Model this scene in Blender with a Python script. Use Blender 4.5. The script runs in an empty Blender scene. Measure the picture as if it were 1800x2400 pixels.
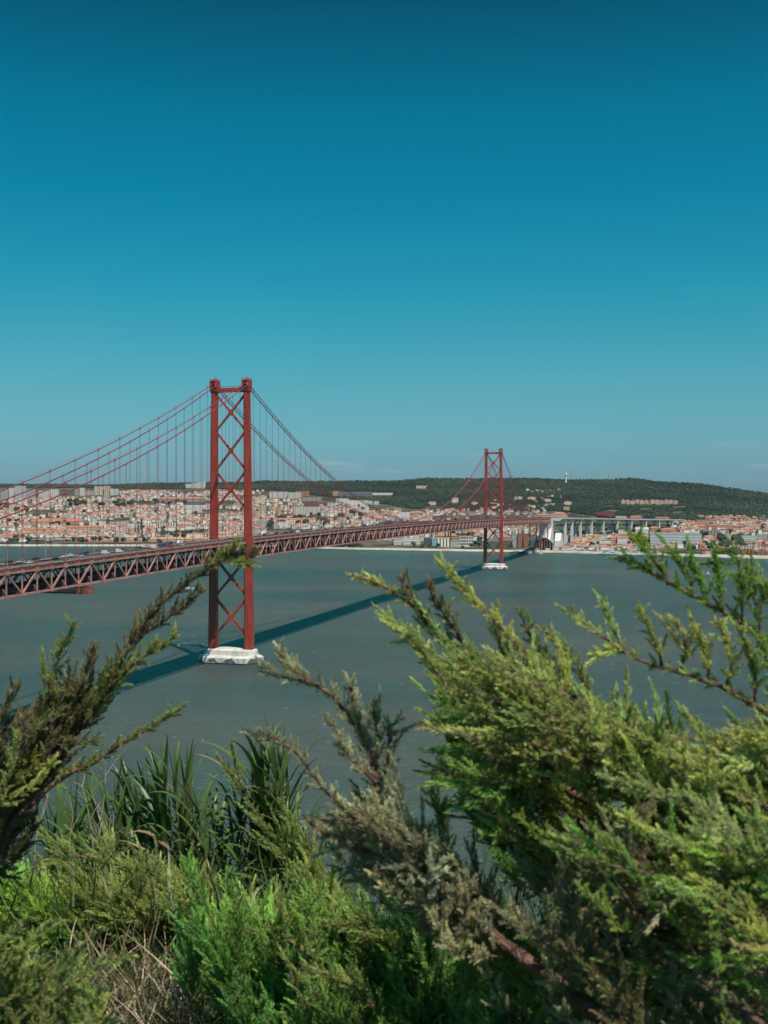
import bpy, bmesh, math, random
import numpy as np
from mathutils import Vector, Matrix

random.seed(11)
rng = np.random.default_rng(11)
scene = bpy.context.scene
col = scene.collection
U = random.uniform

# ---------------------------------------------------------------- camera
F = 2553.0                      # focal length in pixels of the 1800 x 2400 photograph
H = 108.0                       # eye height above the river
PITCH = math.atan(28.0 / F)
cam_d = bpy.data.cameras.new('camera')
cam = bpy.data.objects.new('camera', cam_d)
col.objects.link(cam)
cam.location = (0, 0, H)
cam.rotation_euler = (math.pi / 2 - PITCH, 0, 0)
cam_d.sensor_fit = 'HORIZONTAL'
cam_d.sensor_width = 24.0
cam_d.lens = 24.0 * F / 1800.0
cam_d.clip_start = 0.1
cam_d.clip_end = 60000
cam_d.dof.use_dof = True
cam_d.dof.focus_distance = 120.0
cam_d.dof.aperture_fstop = 6.0
scene.camera = cam

def P(px, py, Y):
    """world point seen at photograph pixel (px, py) at depth Y"""
    x = (px - 900) / F; v = (1200 - py) / F
    c, s = math.cos(PITCH), math.sin(PITCH)
    d = Vector((x, c + v * s, -s + v * c))
    k = Y / d.y
    return Vector((d.x * k, Y, H + d.z * k))

# ---------------------------------------------------------------- light
SHX, SHY = -0.26, 0.475          # shadow shift per metre of height
SUN_EL = math.atan(1 / math.hypot(SHX, SHY))
to_sun = Vector((-SHX, -SHY, 1)).normalized()
sun_d = bpy.data.lights.new('sun', 'SUN')
sun_d.energy = 5.0
sun_d.angle = math.radians(0.53)
sun_d.color = (1.0, 0.93, 0.84)
sun = bpy.data.objects.new('sun', sun_d)
sun.rotation_euler = to_sun.to_track_quat('Z', 'Y').to_euler()
col.objects.link(sun)

world = bpy.data.worlds.new("World")
scene.world = world
world.use_nodes = True
wn = world.node_tree; wn.nodes.clear()
w_out = wn.nodes.new('ShaderNodeOutputWorld')
w_bg = wn.nodes.new('ShaderNodeBackground')
w_sky = wn.nodes.new('ShaderNodeTexSky')
w_sky.sky_type = 'NISHITA'
w_sky.sun_disc = False
w_sky.sun_elevation = SUN_EL
w_sky.sun_rotation = math.atan2(to_sun.x, to_sun.y)
w_sky.altitude = 100
w_sky.air_density = 1.0
w_sky.dust_density = 0.6
w_sky.ozone_density = 1.5
SKY_K = 0.065
# grade of the clear sky by height: deep teal overhead, pale and greyer at the horizon
w_tc = wn.nodes.new('ShaderNodeTexCoord'); w_sep = wn.nodes.new('ShaderNodeSeparateXYZ'); w_rmp = wn.nodes.new('ShaderNodeValToRGB')
wn.links.new(w_tc.outputs['Generated'], w_sep.inputs[0]); wn.links.new(w_sep.outputs[2], w_rmp.inputs[0])
SKY_G = [(0.0, .52, .90, 1.42), (.035, .494, .963, 1.32), (.065, .472, 1.047, 1.223), (.095, .414, 1.11, 1.197), (.135, .279, 1.188, 1.194), (.193, .102, 1.217, 1.229),
         (.267, .012, 1.147, 1.223), (.329, .0, 1.086, 1.126), (.378, .0, .844, .907), (.417, .0, .627, .699), (.60, .05, .60, .68)]
els = w_rmp.color_ramp.elements
while len(els) < len(SKY_G): els.new(0.5)
for i, g in enumerate(SKY_G):
    els[i].position = g[0]; els[i].color = (g[1] / 1.5, g[2] / 1.5, g[3] / 1.5, 1)
w_mul = wn.nodes.new('ShaderNodeMix'); w_mul.data_type = 'RGBA'; w_mul.blend_type = 'MULTIPLY'; w_mul.inputs[0].default_value = 1.0
w_sc = wn.nodes.new('ShaderNodeVectorMath'); w_sc.operation = 'SCALE'; w_sc.inputs['Scale'].default_value = 1.5
wn.links.new(w_rmp.outputs[0], w_sc.inputs[0])
wn.links.new(w_sky.outputs[0], w_mul.inputs[6]); wn.links.new(w_sc.outputs[0], w_mul.inputs[7])
w_bg.inputs['Strength'].default_value = SKY_K
# a few faint small clouds low over the horizon
w_map = wn.nodes.new('ShaderNodeMapping'); w_map.inputs['Scale'].default_value = (7.0, 7.0, 60.0); w_map.inputs['Location'].default_value = (3.1, 0.4, 0.0)
wn.links.new(w_tc.outputs['Generated'], w_map.inputs[0])
w_cn = wn.nodes.new('ShaderNodeTexNoise'); w_cn.inputs['Scale'].default_value = 1.6; w_cn.inputs['Detail'].default_value = 6
wn.links.new(w_map.outputs[0], w_cn.inputs['Vector'])
w_cr = wn.nodes.new('ShaderNodeMapRange'); w_cr.inputs[1].default_value = 0.60; w_cr.inputs[2].default_value = 0.80; w_cr.inputs[4].default_value = 0.55
wn.links.new(w_cn.outputs[0], w_cr.inputs[0])
w_bd = wn.nodes.new('ShaderNodeValToRGB'); be = w_bd.color_ramp.elements
while len(be) < 4: be.new(.5)
for e_, (q_, v_) in enumerate(((.015, 0), (.026, 1), (.036, 1), (.06, 0))): be[e_].position = q_; be[e_].color = (v_, v_, v_, 1)
wn.links.new(w_sep.outputs[2], w_bd.inputs[0])
w_cm = wn.nodes.new('ShaderNodeMath'); w_cm.operation = 'MULTIPLY'
wn.links.new(w_cr.outputs[0], w_cm.inputs[0]); wn.links.new(w_bd.outputs[0], w_cm.inputs[1])
w_cx = wn.nodes.new('ShaderNodeMix'); w_cx.data_type = 'RGBA'
wn.links.new(w_cm.outputs[0], w_cx.inputs[0]); wn.links.new(w_mul.outputs[2], w_cx.inputs[6]); w_cx.inputs[7].default_value = (.50 / SKY_K, .52 / SKY_K, .54 / SKY_K, 1)
wn.links.new(w_cx.outputs[2], w_bg.inputs['Color'])
wn.links.new(w_bg.outputs[0], w_out.inputs['Surface'])

scene.view_settings.view_transform = 'Standard'
scene.view_settings.look = 'None'
scene.view_settings.exposure = 0.0
scene.view_settings.gamma = 1.0
scene.cycles.max_bounces = 6
scene.cycles.transparent_max_bounces = 4
scene.cycles.volume_bounces = 0
scene.cycles.use_denoising = True

# ---------------------------------------------------------------- helpers
def tag(o, label=None, cat=None, group=None, kind=None):
    if label: o['label'] = label
    if cat: o['category'] = cat
    if group: o['group'] = group
    if kind: o['kind'] = kind
    return o

def empty(name, loc=(0, 0, 0), rz=0.0, parent=None):
    o = bpy.data.objects.new(name, None)
    col.objects.link(o)
    o.location = loc; o.rotation_euler = (0, 0, rz)
    o.empty_display_size = 0.1
    if parent: o.parent = parent
    return o

def mesh_np(name, V, tris, mat=None, parent=None, color=None, quads=None, smooth=False):
    """mesh object from numpy arrays; color is one rgb per vertex"""
    me = bpy.data.meshes.new(name)
    V = np.asarray(V, np.float32)
    loops = []; starts = []; totals = []
    n = 0
    if tris is not None and len(tris):
        t = np.asarray(tris, np.int32)
        loops.append(t.ravel()); starts.append(np.arange(len(t)) * 3); totals.append(np.full(len(t), 3))
        n = t.size
    if quads is not None and len(quads):
        q = np.asarray(quads, np.int32)
        loops.append(q.ravel()); starts.append(n + np.arange(len(q)) * 4); totals.append(np.full(len(q), 4))
    loops = np.concatenate(loops); starts = np.concatenate(starts).astype(np.int32); totals = np.concatenate(totals).astype(np.int32)
    me.vertices.add(len(V)); me.vertices.foreach_set('co', V.ravel())
    me.loops.add(len(loops)); me.loops.foreach_set('vertex_index', loops)
    me.polygons.add(len(starts)); me.polygons.foreach_set('loop_start', starts); me.polygons.foreach_set('loop_total', totals)
    if smooth:
        me.polygons.foreach_set('use_smooth', np.ones(len(starts), bool))
    me.update(calc_edges=True)
    if color is not None:
        a = me.attributes.new('Col', 'FLOAT_COLOR', 'POINT')
        c = np.ones((len(V), 4), np.float32); c[:, :3] = color
        a.data.foreach_set('color', c.ravel())
    if mat: me.materials.append(mat)
    o = bpy.data.objects.new(name, me)
    col.objects.link(o)
    if parent: o.parent = parent
    return o

class MB:
    """collects shapes and links them as ONE mesh object"""
    def __init__(self): self.v = []; self.f = []; self.c = []; self.cur = (0.5, 0.5, 0.5)
    def add(self, vs, fs):
        b = len(self.v)
        self.v.extend([tuple(p) for p in vs]); self.c.extend([self.cur] * len(vs))
        self.f.extend([tuple(i + b for i in f) for f in fs])
    def box(self, c, size, rz=0.0):
        hx, hy, hz = size[0] / 2, size[1] / 2, size[2] / 2
        cr, sr = math.cos(rz), math.sin(rz)
        vs = []
        for z in (-hz, hz):
            for x, y in ((-hx, -hy), (hx, -hy), (hx, hy), (-hx, hy)):
                vs.append((c[0] + x * cr - y * sr, c[1] + x * sr + y * cr, c[2] + z))
        self.add(vs, [(3, 2, 1, 0), (4, 5, 6, 7), (0, 1, 5, 4), (1, 2, 6, 5), (2, 3, 7, 6), (3, 0, 4, 7)])
    def beam(self, p0, p1, w, h=None, up=(0, 0, 1)):
        h = h or w
        p0 = Vector(p0); p1 = Vector(p1); d = (p1 - p0)
        if d.length < 1e-6: return
        d.normalize(); u = Vector(up)
        s = d.cross(u)
        if s.length < 1e-3: s = d.cross(Vector((1, 0, 0)))
        s.normalize(); t = s.cross(d).normalized()
        vs = []
        for p in (p0, p1):
            for a, b in ((-1, -1), (1, -1), (1, 1), (-1, 1)):
                vs.append(p + s * (a * w / 2) + t * (b * h / 2))
        self.add(vs, [(3, 2, 1, 0), (4, 5, 6, 7), (0, 1, 5, 4), (1, 2, 6, 5), (2, 3, 7, 6), (3, 0, 4, 7)])
    def tube(self, pts, rad, n=6, cap=True):
        pts = [Vector(p) for p in pts]
        if not hasattr(rad, '__len__'): rad = [rad] * len(pts)
        rings = []; ref = Vector((0.3, 0.2, 1)).normalized()
        for i, p in enumerate(pts):
            d = (pts[min(i + 1, len(pts) - 1)] - pts[max(i - 1, 0)])
            d = d.normalized() if d.length > 1e-9 else Vector((0, 0, 1))
            s = d.cross(ref)
            if s.length < 1e-3: s = d.cross(Vector((1, 0, 0)))
            s.normalize(); t = s.cross(d)
            rings.append([p + s * (math.cos(a) * rad[i]) + t * (math.sin(a) * rad[i]) for a in [2 * math.pi * k / n for k in range(n)]])
        vs = [q for r in rings for q in r]; fs = []
        for i in range(len(pts) - 1):
            for k in range(n):
                fs.append((i * n + k, i * n + (k + 1) % n, (i + 1) * n + (k + 1) % n, (i + 1) * n + k))
        if cap:
            fs.append(tuple(range(n - 1, -1, -1))); fs.append(tuple((len(pts) - 1) * n + k for k in range(n)))
        self.add(vs, fs)
    def loft(self, sections, cap=True):
        """sections: list of equal-length closed rings of points"""
        n = len(sections[0]); vs = [p for r in sections for p in r]; fs = []
        for i in range(len(sections) - 1):
            for k in range(n):
                fs.append((i * n + k, i * n + (k + 1) % n, (i + 1) * n + (k + 1) % n, (i + 1) * n + k))
        if cap:
            fs.append(tuple(range(n - 1, -1, -1))); fs.append(tuple((len(sections) - 1) * n + k for k in range(n)))
        self.add(vs, fs)
    def build(self, name, mat, parent=None, smooth=False, loc=None, rz=0.0, fixn=True):
        me = bpy.data.meshes.new(name)
        me.from_pydata(self.v, [], self.f)
        a = me.attributes.new('Col', 'FLOAT_COLOR', 'POINT')
        c = np.ones((len(self.v), 4), np.float32); c[:, :3] = np.array(self.c, np.float32)
        a.data.foreach_set('color', c.ravel())
        if fixn:
            bm = bmesh.new(); bm.from_mesh(me); bmesh.ops.recalc_face_normals(bm, faces=bm.faces); bm.to_mesh(me); bm.free()
        if smooth:
            me.polygons.foreach_set('use_smooth', np.ones(len(me.polygons), bool))
        if mat: me.materials.append(mat)
        o = bpy.data.objects.new(name, me)
        col.objects.link(o)
        if parent: o.parent = parent
        if loc is not None: o.location = loc
        o.rotation_euler = (0, 0, rz)
        return o

def copy_tree(o, parent=None):
    c = o.copy(); col.objects.link(c)
    if parent: c.parent = parent
    for ch in list(o.children): copy_tree(ch, c)
    return c

# ---------------------------------------------------------------- materials
def new_mat(name):
    m = bpy.data.materials.new(name); m.use_nodes = True
    nt = m.node_tree
    return m, nt, nt.nodes['Principled BSDF']

def N(nt, kind, **kw):
    n = nt.nodes.new(kind)
    for k, v in kw.items(): setattr(n, k, v)
    return n

def mat_noise(name, c0, c1, rough=0.6, scale=1.0, metal=0.0, detail=6, bump=0.0, bscale=None, spec=0.5, stretch=None, ramp=(0.35, 0.65)):
    """colour wandering between c0 and c1 in object space"""
    m, nt, b = new_mat(name)
    tc = N(nt, 'ShaderNodeTexCoord'); src = tc.outputs['Object']
    if stretch:
        mp = N(nt, 'ShaderNodeMapping'); mp.inputs['Scale'].default_value = stretch
        nt.links.new(src, mp.inputs[0]); src = mp.outputs[0]
    nz = N(nt, 'ShaderNodeTexNoise'); nz.inputs['Scale'].default_value = scale; nz.inputs['Detail'].default_value = detail
    nt.links.new(src, nz.inputs['Vector'])
    rp = N(nt, 'ShaderNodeValToRGB')
    rp.color_ramp.elements[0].position = ramp[0]; rp.color_ramp.elements[0].color = (*c0, 1)
    rp.color_ramp.elements[1].position = ramp[1]; rp.color_ramp.elements[1].color = (*c1, 1)
    nt.links.new(nz.outputs[0], rp.inputs[0]); nt.links.new(rp.outputs[0], b.inputs['Base Color'])
    b.inputs['Roughness'].default_value = rough; b.inputs['Metallic'].default_value = metal
    b.inputs['Specular IOR Level'].default_value = spec
    if bump:
        n2 = N(nt, 'ShaderNodeTexNoise'); n2.inputs['Scale'].default_value = bscale or scale * 4; n2.inputs['Detail'].default_value = 5
        nt.links.new(src, n2.inputs['Vector'])
        bp = N(nt, 'ShaderNodeBump'); bp.inputs['Strength'].default_value = bump; bp.inputs['Distance'].default_value = 0.1
        nt.links.new(n2.outputs[0], bp.inputs['Height']); nt.links.new(bp.outputs[0], b.inputs['Normal'])
    return m

def mat_col(name, rough=0.7, spec=0.3, trans=0.0, nscale=0.3, namt=0.25):
    """colour from the mesh's own colour attribute, with a little wear"""
    m, nt, b = new_mat(name)
    at = N(nt, 'ShaderNodeAttribute', attribute_name='Col')
    tc = N(nt, 'ShaderNodeTexCoord')
    nz = N(nt, 'ShaderNodeTexNoise'); nz.inputs['Scale'].default_value = nscale; nz.inputs['Detail'].default_value = 4
    nt.links.new(tc.outputs['Object'], nz.inputs['Vector'])
    mr = N(nt, 'ShaderNodeMapRange'); mr.inputs[1].default_value = 0.3; mr.inputs[2].default_value = 0.7
    mr.inputs[3].default_value = 1 - namt; mr.inputs[4].default_value = 1 + namt
    nt.links.new(nz.outputs[0], mr.inputs[0])
    mx = N(nt, 'ShaderNodeMix', data_type='RGBA', blend_type='MULTIPLY'); mx.inputs[0].default_value = 1
    nt.links.new(at.outputs[0], mx.inputs[6]); nt.links.new(mr.outputs[0], mx.inputs[7])
    nt.links.new(mx.outputs[2], b.inputs['Base Color'])
    b.inputs['Roughness'].default_value = rough; b.inputs['Specular IOR Level'].default_value = spec
    if trans:
        tr = N(nt, 'ShaderNodeBsdfTranslucent'); nt.links.new(mx.outputs[2], tr.inputs[0])
        ms = N(nt, 'ShaderNodeMixShader'); ms.inputs[0].default_value = trans
        nt.links.new(b.outputs[0], ms.inputs[1]); nt.links.new(tr.outputs[0], ms.inputs[2])
        nt.links.new(ms.outputs[0], nt.nodes['Material Output'].inputs['Surface'])
    return m

def mat_facade(name, pw=4.0, ph=3.2, wx=(0.25, 0.7), wz=(0.3, 0.75), glass=(0.05, 0.06, 0.07)):
    """wall colour from the mesh plus rows of window openings in object space"""
    m, nt, b = new_mat(name)
    at = N(nt, 'ShaderNodeAttribute', attribute_name='Col')
    tc = N(nt, 'ShaderNodeTexCoord'); sp = N(nt, 'ShaderNodeSeparateXYZ'); nt.links.new(tc.outputs['Object'], sp.inputs[0])
    def math_(op, a, bb=None):
        n = N(nt, 'ShaderNodeMath', operation=op)
        for i, v in enumerate((a, bb)):
            if v is None: continue
            if isinstance(v, (int, float)): n.inputs[i].default_value = v
            else: nt.links.new(v, n.inputs[i])
        return n.outputs[0]
    def band(v, per, lo, hi):
        fr = math_('FRACT', math_('DIVIDE', v, per))
        return math_('MULTIPLY', math_('GREATER_THAN', fr, lo), math_('LESS_THAN', fr, hi))
    uu = math_('ADD', math_('ADD', sp.outputs[0], sp.outputs[1]), 1000.0)
    win = math_('MULTIPLY', band(uu, pw, *wx), band(math_('ADD', sp.outputs[2], 100 * ph), ph, *wz))
    ge = N(nt, 'ShaderNodeNewGeometry'); s2 = N(nt, 'ShaderNodeSeparateXYZ'); nt.links.new(ge.outputs['Normal'], s2.inputs[0])
    win = math_('MULTIPLY', win, math_('LESS_THAN', math_('ABSOLUTE', s2.outputs[2]), 0.5))
    mx = N(nt, 'ShaderNodeMix', data_type='RGBA'); nt.links.new(win, mx.inputs[0])
    nt.links.new(at.outputs[0], mx.inputs[6]); mx.inputs[7].default_value = (*glass, 1)
    nt.links.new(mx.outputs[2], b.inputs['Base Color'])
    b.inputs['Roughness'].default_value = 0.65; b.inputs['Specular IOR Level'].default_value = 0.3
    return m

M = {}
M['tower_red'] = mat_noise('tower_red_paint', (0.28, 0.034, 0.020), (0.41, 0.070, 0.044), 0.6, 0.35, stretch=(1, 1, 0.22), spec=0.3, ramp=(0.3, 0.72))
M['truss_pink'] = mat_noise('truss_faded_paint', (0.34, 0.145, 0.125), (0.50, 0.245, 0.21), 0.65, 0.22, spec=0.3)
M['cable_red'] = mat_noise('cable_paint', (0.26, 0.035, 0.05), (0.33, 0.05, 0.065), 0.5, 0.1)
M['fascia'] = mat_noise('fascia_rust', (0.10, 0.035, 0.025), (0.17, 0.06, 0.045), 0.7, 0.15)
M['dark_steel'] = mat_noise('dark_steel', (0.05, 0.028, 0.026), (0.09, 0.05, 0.045), 0.7, 0.2)
M['asphalt'] = mat_noise('asphalt', (0.12, 0.108, 0.10), (0.16, 0.145, 0.135), 0.85, 0.4)
M['white_line'] = mat_noise('road_paint', (0.6, 0.6, 0.57), (0.75, 0.75, 0.7), 0.7, 2.0)
M['concrete'] = mat_noise('pale_concrete', (0.60, 0.59, 0.56), (0.72, 0.71, 0.68), 0.85, 0.12, stretch=(1, 1, 0.4))
M['pier_white'] = mat_noise('pier_white_paint', (0.40, 0.37, 0.33), (0.68, 0.64, 0.59), 0.85, 0.35, stretch=(1, 1, 0.18), ramp=(0.28, 0.55))
M['mural'] = mat_noise('mural_grey', (0.075, 0.085, 0.095), (0.13, 0.14, 0.15), 0.8, 0.5)
M['waterline'] = mat_noise('wet_waterline', (0.02, 0.022, 0.018), (0.06, 0.055, 0.045), 0.5, 0.8)
M['lamp_grey'] = mat_noise('lamp_grey', (0.32, 0.30, 0.28), (0.42, 0.40, 0.38), 0.5, 1.0)
M['gantry_red'] = mat_noise('gantry_orange_red', (0.38, 0.05, 0.02), (0.48, 0.08, 0.03), 0.5, 0.4)
M['wall'] = mat_col('house_wall', 0.8, 0.2, nscale=0.15, namt=0.15)
M['roof'] = mat_col('house_roof', 0.85, 0.2, nscale=0.25, namt=0.25)
M['facade'] = mat_facade('apartment_facade')
M['facade_fine'] = mat_facade('fine_facade', 3.0, 3.4, (0.3, 0.65), (0.25, 0.75), (0.10, 0.09, 0.08))
M['facade_band'] = mat_facade('banded_facade', 500.0, 3.4, (0.0, 1.0), (0.35, 0.72), (0.06, 0.07, 0.08))
M['facade_strip'] = mat_facade('striped_facade', 7.0, 500.0, (0.15, 0.55), (0.0, 1.0), (0.16, 0.10, 0.06))
M['tree_far'] = mat_col('far_foliage', 0.9, 0.1, nscale=0.4, namt=0.45)
M['leaf'] = mat_col('conifer_leaf', 0.55, 0.3, trans=0.42, nscale=9.0, namt=0.3)
M['reed_leaf'] = mat_col('reed_leaf', 0.42, 0.5, trans=0.25, nscale=6.0, namt=0.2)
M['dry'] = mat_col('dry_stem', 0.8, 0.2, nscale=10.0, namt=0.25)
M['bark'] = mat_noise('red_brown_bark', (0.12, 0.065, 0.045), (0.30, 0.17, 0.12), 0.85, 22.0, bump=0.8, bscale=60, stretch=(1, 1, 1))
M['boat_white'] = mat_noise('boat_white', (0.7, 0.7, 0.68), (0.8, 0.8, 0.78), 0.35, 0.5)
M['glass'] = mat_noise('dark_glass', (0.015, 0.02, 0.025), (0.03, 0.035, 0.04), 0.12, 0.3)
M['tyre'] = mat_noise('tyre', (0.015, 0.015, 0.015), (0.03, 0.03, 0.03), 0.9, 2.0)
M['container'] = mat_col('container_paint', 0.6, 0.3, nscale=0.4, namt=0.2)
M['pale_steel'] = mat_noise('pale_steel', (0.5, 0.5, 0.5), (0.62, 0.62, 0.6), 0.5, 0.5)
M['mast_red'] = mat_noise('mast_red', (0.35, 0.04, 0.03), (0.42, 0.06, 0.05), 0.5, 0.5)

# ================================================================ SETTING: water, far terrain, shore, near hillside
def make_water():
    m, nt, b = new_mat('river_water')
    tc = N(nt, 'ShaderNodeTexCoord')
    def noise(scale, detail, stretch=(1, 1, 1), rough=0.5, rot=0.0):
        mp = N(nt, 'ShaderNodeMapping'); mp.inputs['Scale'].default_value = stretch; mp.inputs['Rotation'].default_value = (0, 0, rot)
        nt.links.new(tc.outputs['Object'], mp.inputs[0])
        n = N(nt, 'ShaderNodeTexNoise'); n.inputs['Scale'].default_value = scale; n.inputs['Detail'].default_value = detail
        n.inputs['Roughness'].default_value = rough
        nt.links.new(mp.outputs[0], n.inputs['Vector']); return n.outputs[0]
    big = noise(0.0035, 6, (0.45, 1.0, 1), 0.6)
    rp = N(nt, 'ShaderNodeValToRGB')
    rp.color_ramp.elements[0].position = 0.34; rp.color_ramp.elements[0].color = (0.038, 0.054, 0.050, 1)
    rp.color_ramp.elements[1].position = 0.66; rp.color_ramp.elements[1].color = (0.096, 0.078, 0.060, 1)
    nt.links.new(big, rp.inputs[0])
    # whitecaps: small scattered crests of foam
    f1 = noise(0.30, 2, (0.7, 1.3, 1), 0.5, 0.25); f2 = noise(0.012, 3)
    def mth(op, a, v):
        n = N(nt, 'ShaderNodeMath', operation=op)
        nt.links.new(a, n.inputs[0])
        if isinstance(v, (int, float)): n.inputs[1].default_value = v
        else: nt.links.new(v, n.inputs[1])
        return n.outputs[0]
    s = mth('ADD', f1, mth('MULTIPLY', f2, 0.22))
    foam = N(nt, 'ShaderNodeMapRange'); foam.inputs[1].default_value = 0.845; foam.inputs[2].default_value = 0.885
    nt.links.new(s, foam.inputs[0])
    mx = N(nt, 'ShaderNodeMix', data_type='RGBA'); nt.links.new(foam.outputs[0], mx.inputs[0])
    nt.links.new(rp.outputs[0], mx.inputs[6]); mx.inputs[7].default_value = (0.7, 0.72, 0.72, 1)
    h1 = noise(0.05, 3, (0.55, 1.3, 1), 0.55, 0.3)
    h2 = noise(0.22, 4, (0.5, 1.4, 1), 0.6, 0.2)
    h3 = noise(1.0, 2, (0.6, 1.2, 1), 0.6, -0.2)
    hs = mth('ADD', mth('ADD', mth('MULTIPLY', h1, 3.2), mth('MULTIPLY', h2, 2.4)), mth('MULTIPLY', h3, 0.45))
    bp = N(nt, 'ShaderNodeBump'); bp.inputs['Strength'].default_value = 1.0; bp.inputs['Distance'].default_value = 2.4
    nt.links.new(hs, bp.inputs['Height'])
    # silty water body under a tinted mirror of the sky
    df = N(nt, 'ShaderNodeBsdfDiffuse'); nt.links.new(mx.outputs[2], df.inputs['Color'])
    bp2 = N(nt, 'ShaderNodeBump'); bp2.inputs['Strength'].default_value = 0.55; bp2.inputs['Distance'].default_value = 0.9
    nt.links.new(hs, bp2.inputs['Height']); nt.links.new(bp2.outputs[0], df.inputs['Normal'])
    gl = N(nt, 'ShaderNodeBsdfGlossy'); gl.inputs['Color'].default_value = (0.05, 0.90, 1.0, 1); gl.inputs['Roughness'].default_value = 0.12
    nt.links.new(bp.outputs[0], gl.inputs['Normal'])
    fr = N(nt, 'ShaderNodeFresnel'); fr.inputs['IOR'].default_value = 1.36; nt.links.new(bp.outputs[0], fr.inputs['Normal'])
    fm = N(nt, 'ShaderNodeMath', operation='MULTIPLY'); fm.inputs[1].default_value = 1.15; nt.links.new(fr.outputs[0], fm.inputs[0])
    ms = N(nt, 'ShaderNodeMixShader'); nt.links.new(fm.outputs[0], ms.inputs[0])
    nt.links.new(df.outputs[0], ms.inputs[1]); nt.links.new(gl.outputs[0], ms.inputs[2])
    nt.links.new(ms.outputs[0], nt.nodes['Material Output'].inputs['Surface']); nt.nodes.remove(b)
    V = [(-30000, 100, 0), (30000, 100, 0), (30000, 45000, 0), (-30000, 45000, 0)]
    o = mesh_np('river', V, None, m, quads=[(0, 1, 2, 3)])
    tag(o, 'wide teal green river crossed by the bridge shadow', 'river', kind='structure')
make_water()

# far terrain described by columns: px -> list of (depth, pixel row of the ground there)
def zrow(Y, py): return H - (py - 1172.0) * Y / F
TC = {
 -900: [(2553, None), (2640, 5), (2900, 16), (3300, 38), (3800, 72), (4400, 115), (5200, 160), (6500, 198), (9000, 260)],
    0: [(2553, None), (2640, 5), (2900, 17), (3300, 42), (3800, 80), (4400, 118), (5200, 158), (6500, 190), (9000, 240)],
  400: [(2545, None), (2630, 5), (2900, 19), (3300, 44), (3800, 84), (4400, 124), (5000, 165), (6000, 196), (9000, 225)],
  640: [(2490, None), (2570, 5), (2850, 20), (3250, 45), (3700, 78), (4300, 124), (4900, 168), (5700, 202), (9000, 190)],
  850: [(2370, None), (2460, 5), (2720, 19), (3000, 46), (3400, 66), (4000, 102), (4700, 150), (5400, 204), (9000, 150)],
 1000: [(2325, None), (2420, 5), (2680, 18), (2980, 44), (3400, 66), (4000, 104), (4700, 154), (5300, 207), (9000, 140)],
 1150: [(2280, None), (2370, 5), (2650, 18), (2950, 42), (3400, 64), (4000, 104), (4700, 156), (5200, 206), (9000, 130)],
 1300: [(2240, None), (2340, 5), (2640, 17), (2950, 40), (3400, 62), (4000, 103), (4700, 156), (5200, 207), (9000, 120)],
 1500: [(2130, None), (2260, 5), (2640, 22), (3000, 38), (3500, 60), (4200, 110), (4800, 160), (5200, 205), (9000, 110)],
 1650: [(2060, None), (2240, 5), (2640, 22), (3000, 36), (3500, 54), (4200, 98), (4700, 140), (5100, 178), (9000, 100)],
 1800: [(2000, None), (2220, 5), (2640, 20), (3000, 32), (3500, 46), (4200, 84), (4600, 112), (5000, 138), (9000, 90)],
 2700: [(1800, None), (2100, 5), (2600, 14), (3000, 20), (3500, 28), (4200, 50), (4600, 66), (5000, 80), (9000, 60)],
}
TPX = sorted(TC)
TY = np.array([[r[0] for r in TC[p]] for p in TPX], float)
TZ = np.array([[2.6 if r[1] is None else r[1] for r in TC[p]] for p in TPX], float)
def shore_depth(px): return np.interp(px, TPX, TY[:, 0])
def terrain(X, Y):
    X = np.asarray(X, float); Y = np.asarray(Y, float)
    px = 900 + X / Y * F
    Ys = [np.interp(px, TPX, TY[:, k]) for k in range(TY.shape[1])]
    Zs = [np.interp(px, TPX, TZ[:, k]) for k in range(TZ.shape[1])]
    z = np.full(np.broadcast(X, Y).shape, 2.6)
    for k in range(len(Ys) - 1):
        t = np.clip((Y - Ys[k]) / (Ys[k + 1] - Ys[k]), 0, 1)
        seg = Zs[k] + (Zs[k + 1] - Zs[k]) * t
        z = np.where(Y >= Ys[k], seg, z)
    amp = np.clip((Y - 2900) / 2200, 0, 1)
    b = (np.sin(X * .0061 + Y * .0023) + np.sin(X * .0137 - Y * .0041 + 1.3) * .7 + np.sin(X * .027 + Y * .011 + .4) * .35 + np.sin(-X * .0031 + Y * .0067) * .8)
    return z + b * amp * 3.2
def ground_hit(px, py):
    Y = np.arange(float(shore_depth(px)) + 5, 8000, 6.0)
    X = (px - 900) / F * Y
    z = terrain(X, Y)
    row = 1172 - (z - H) * F / Y
    k = np.argmax(row <= py)
    if row[k] > py: return None
    return float(X[k]), float(Y[k]), float(z[k])

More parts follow.
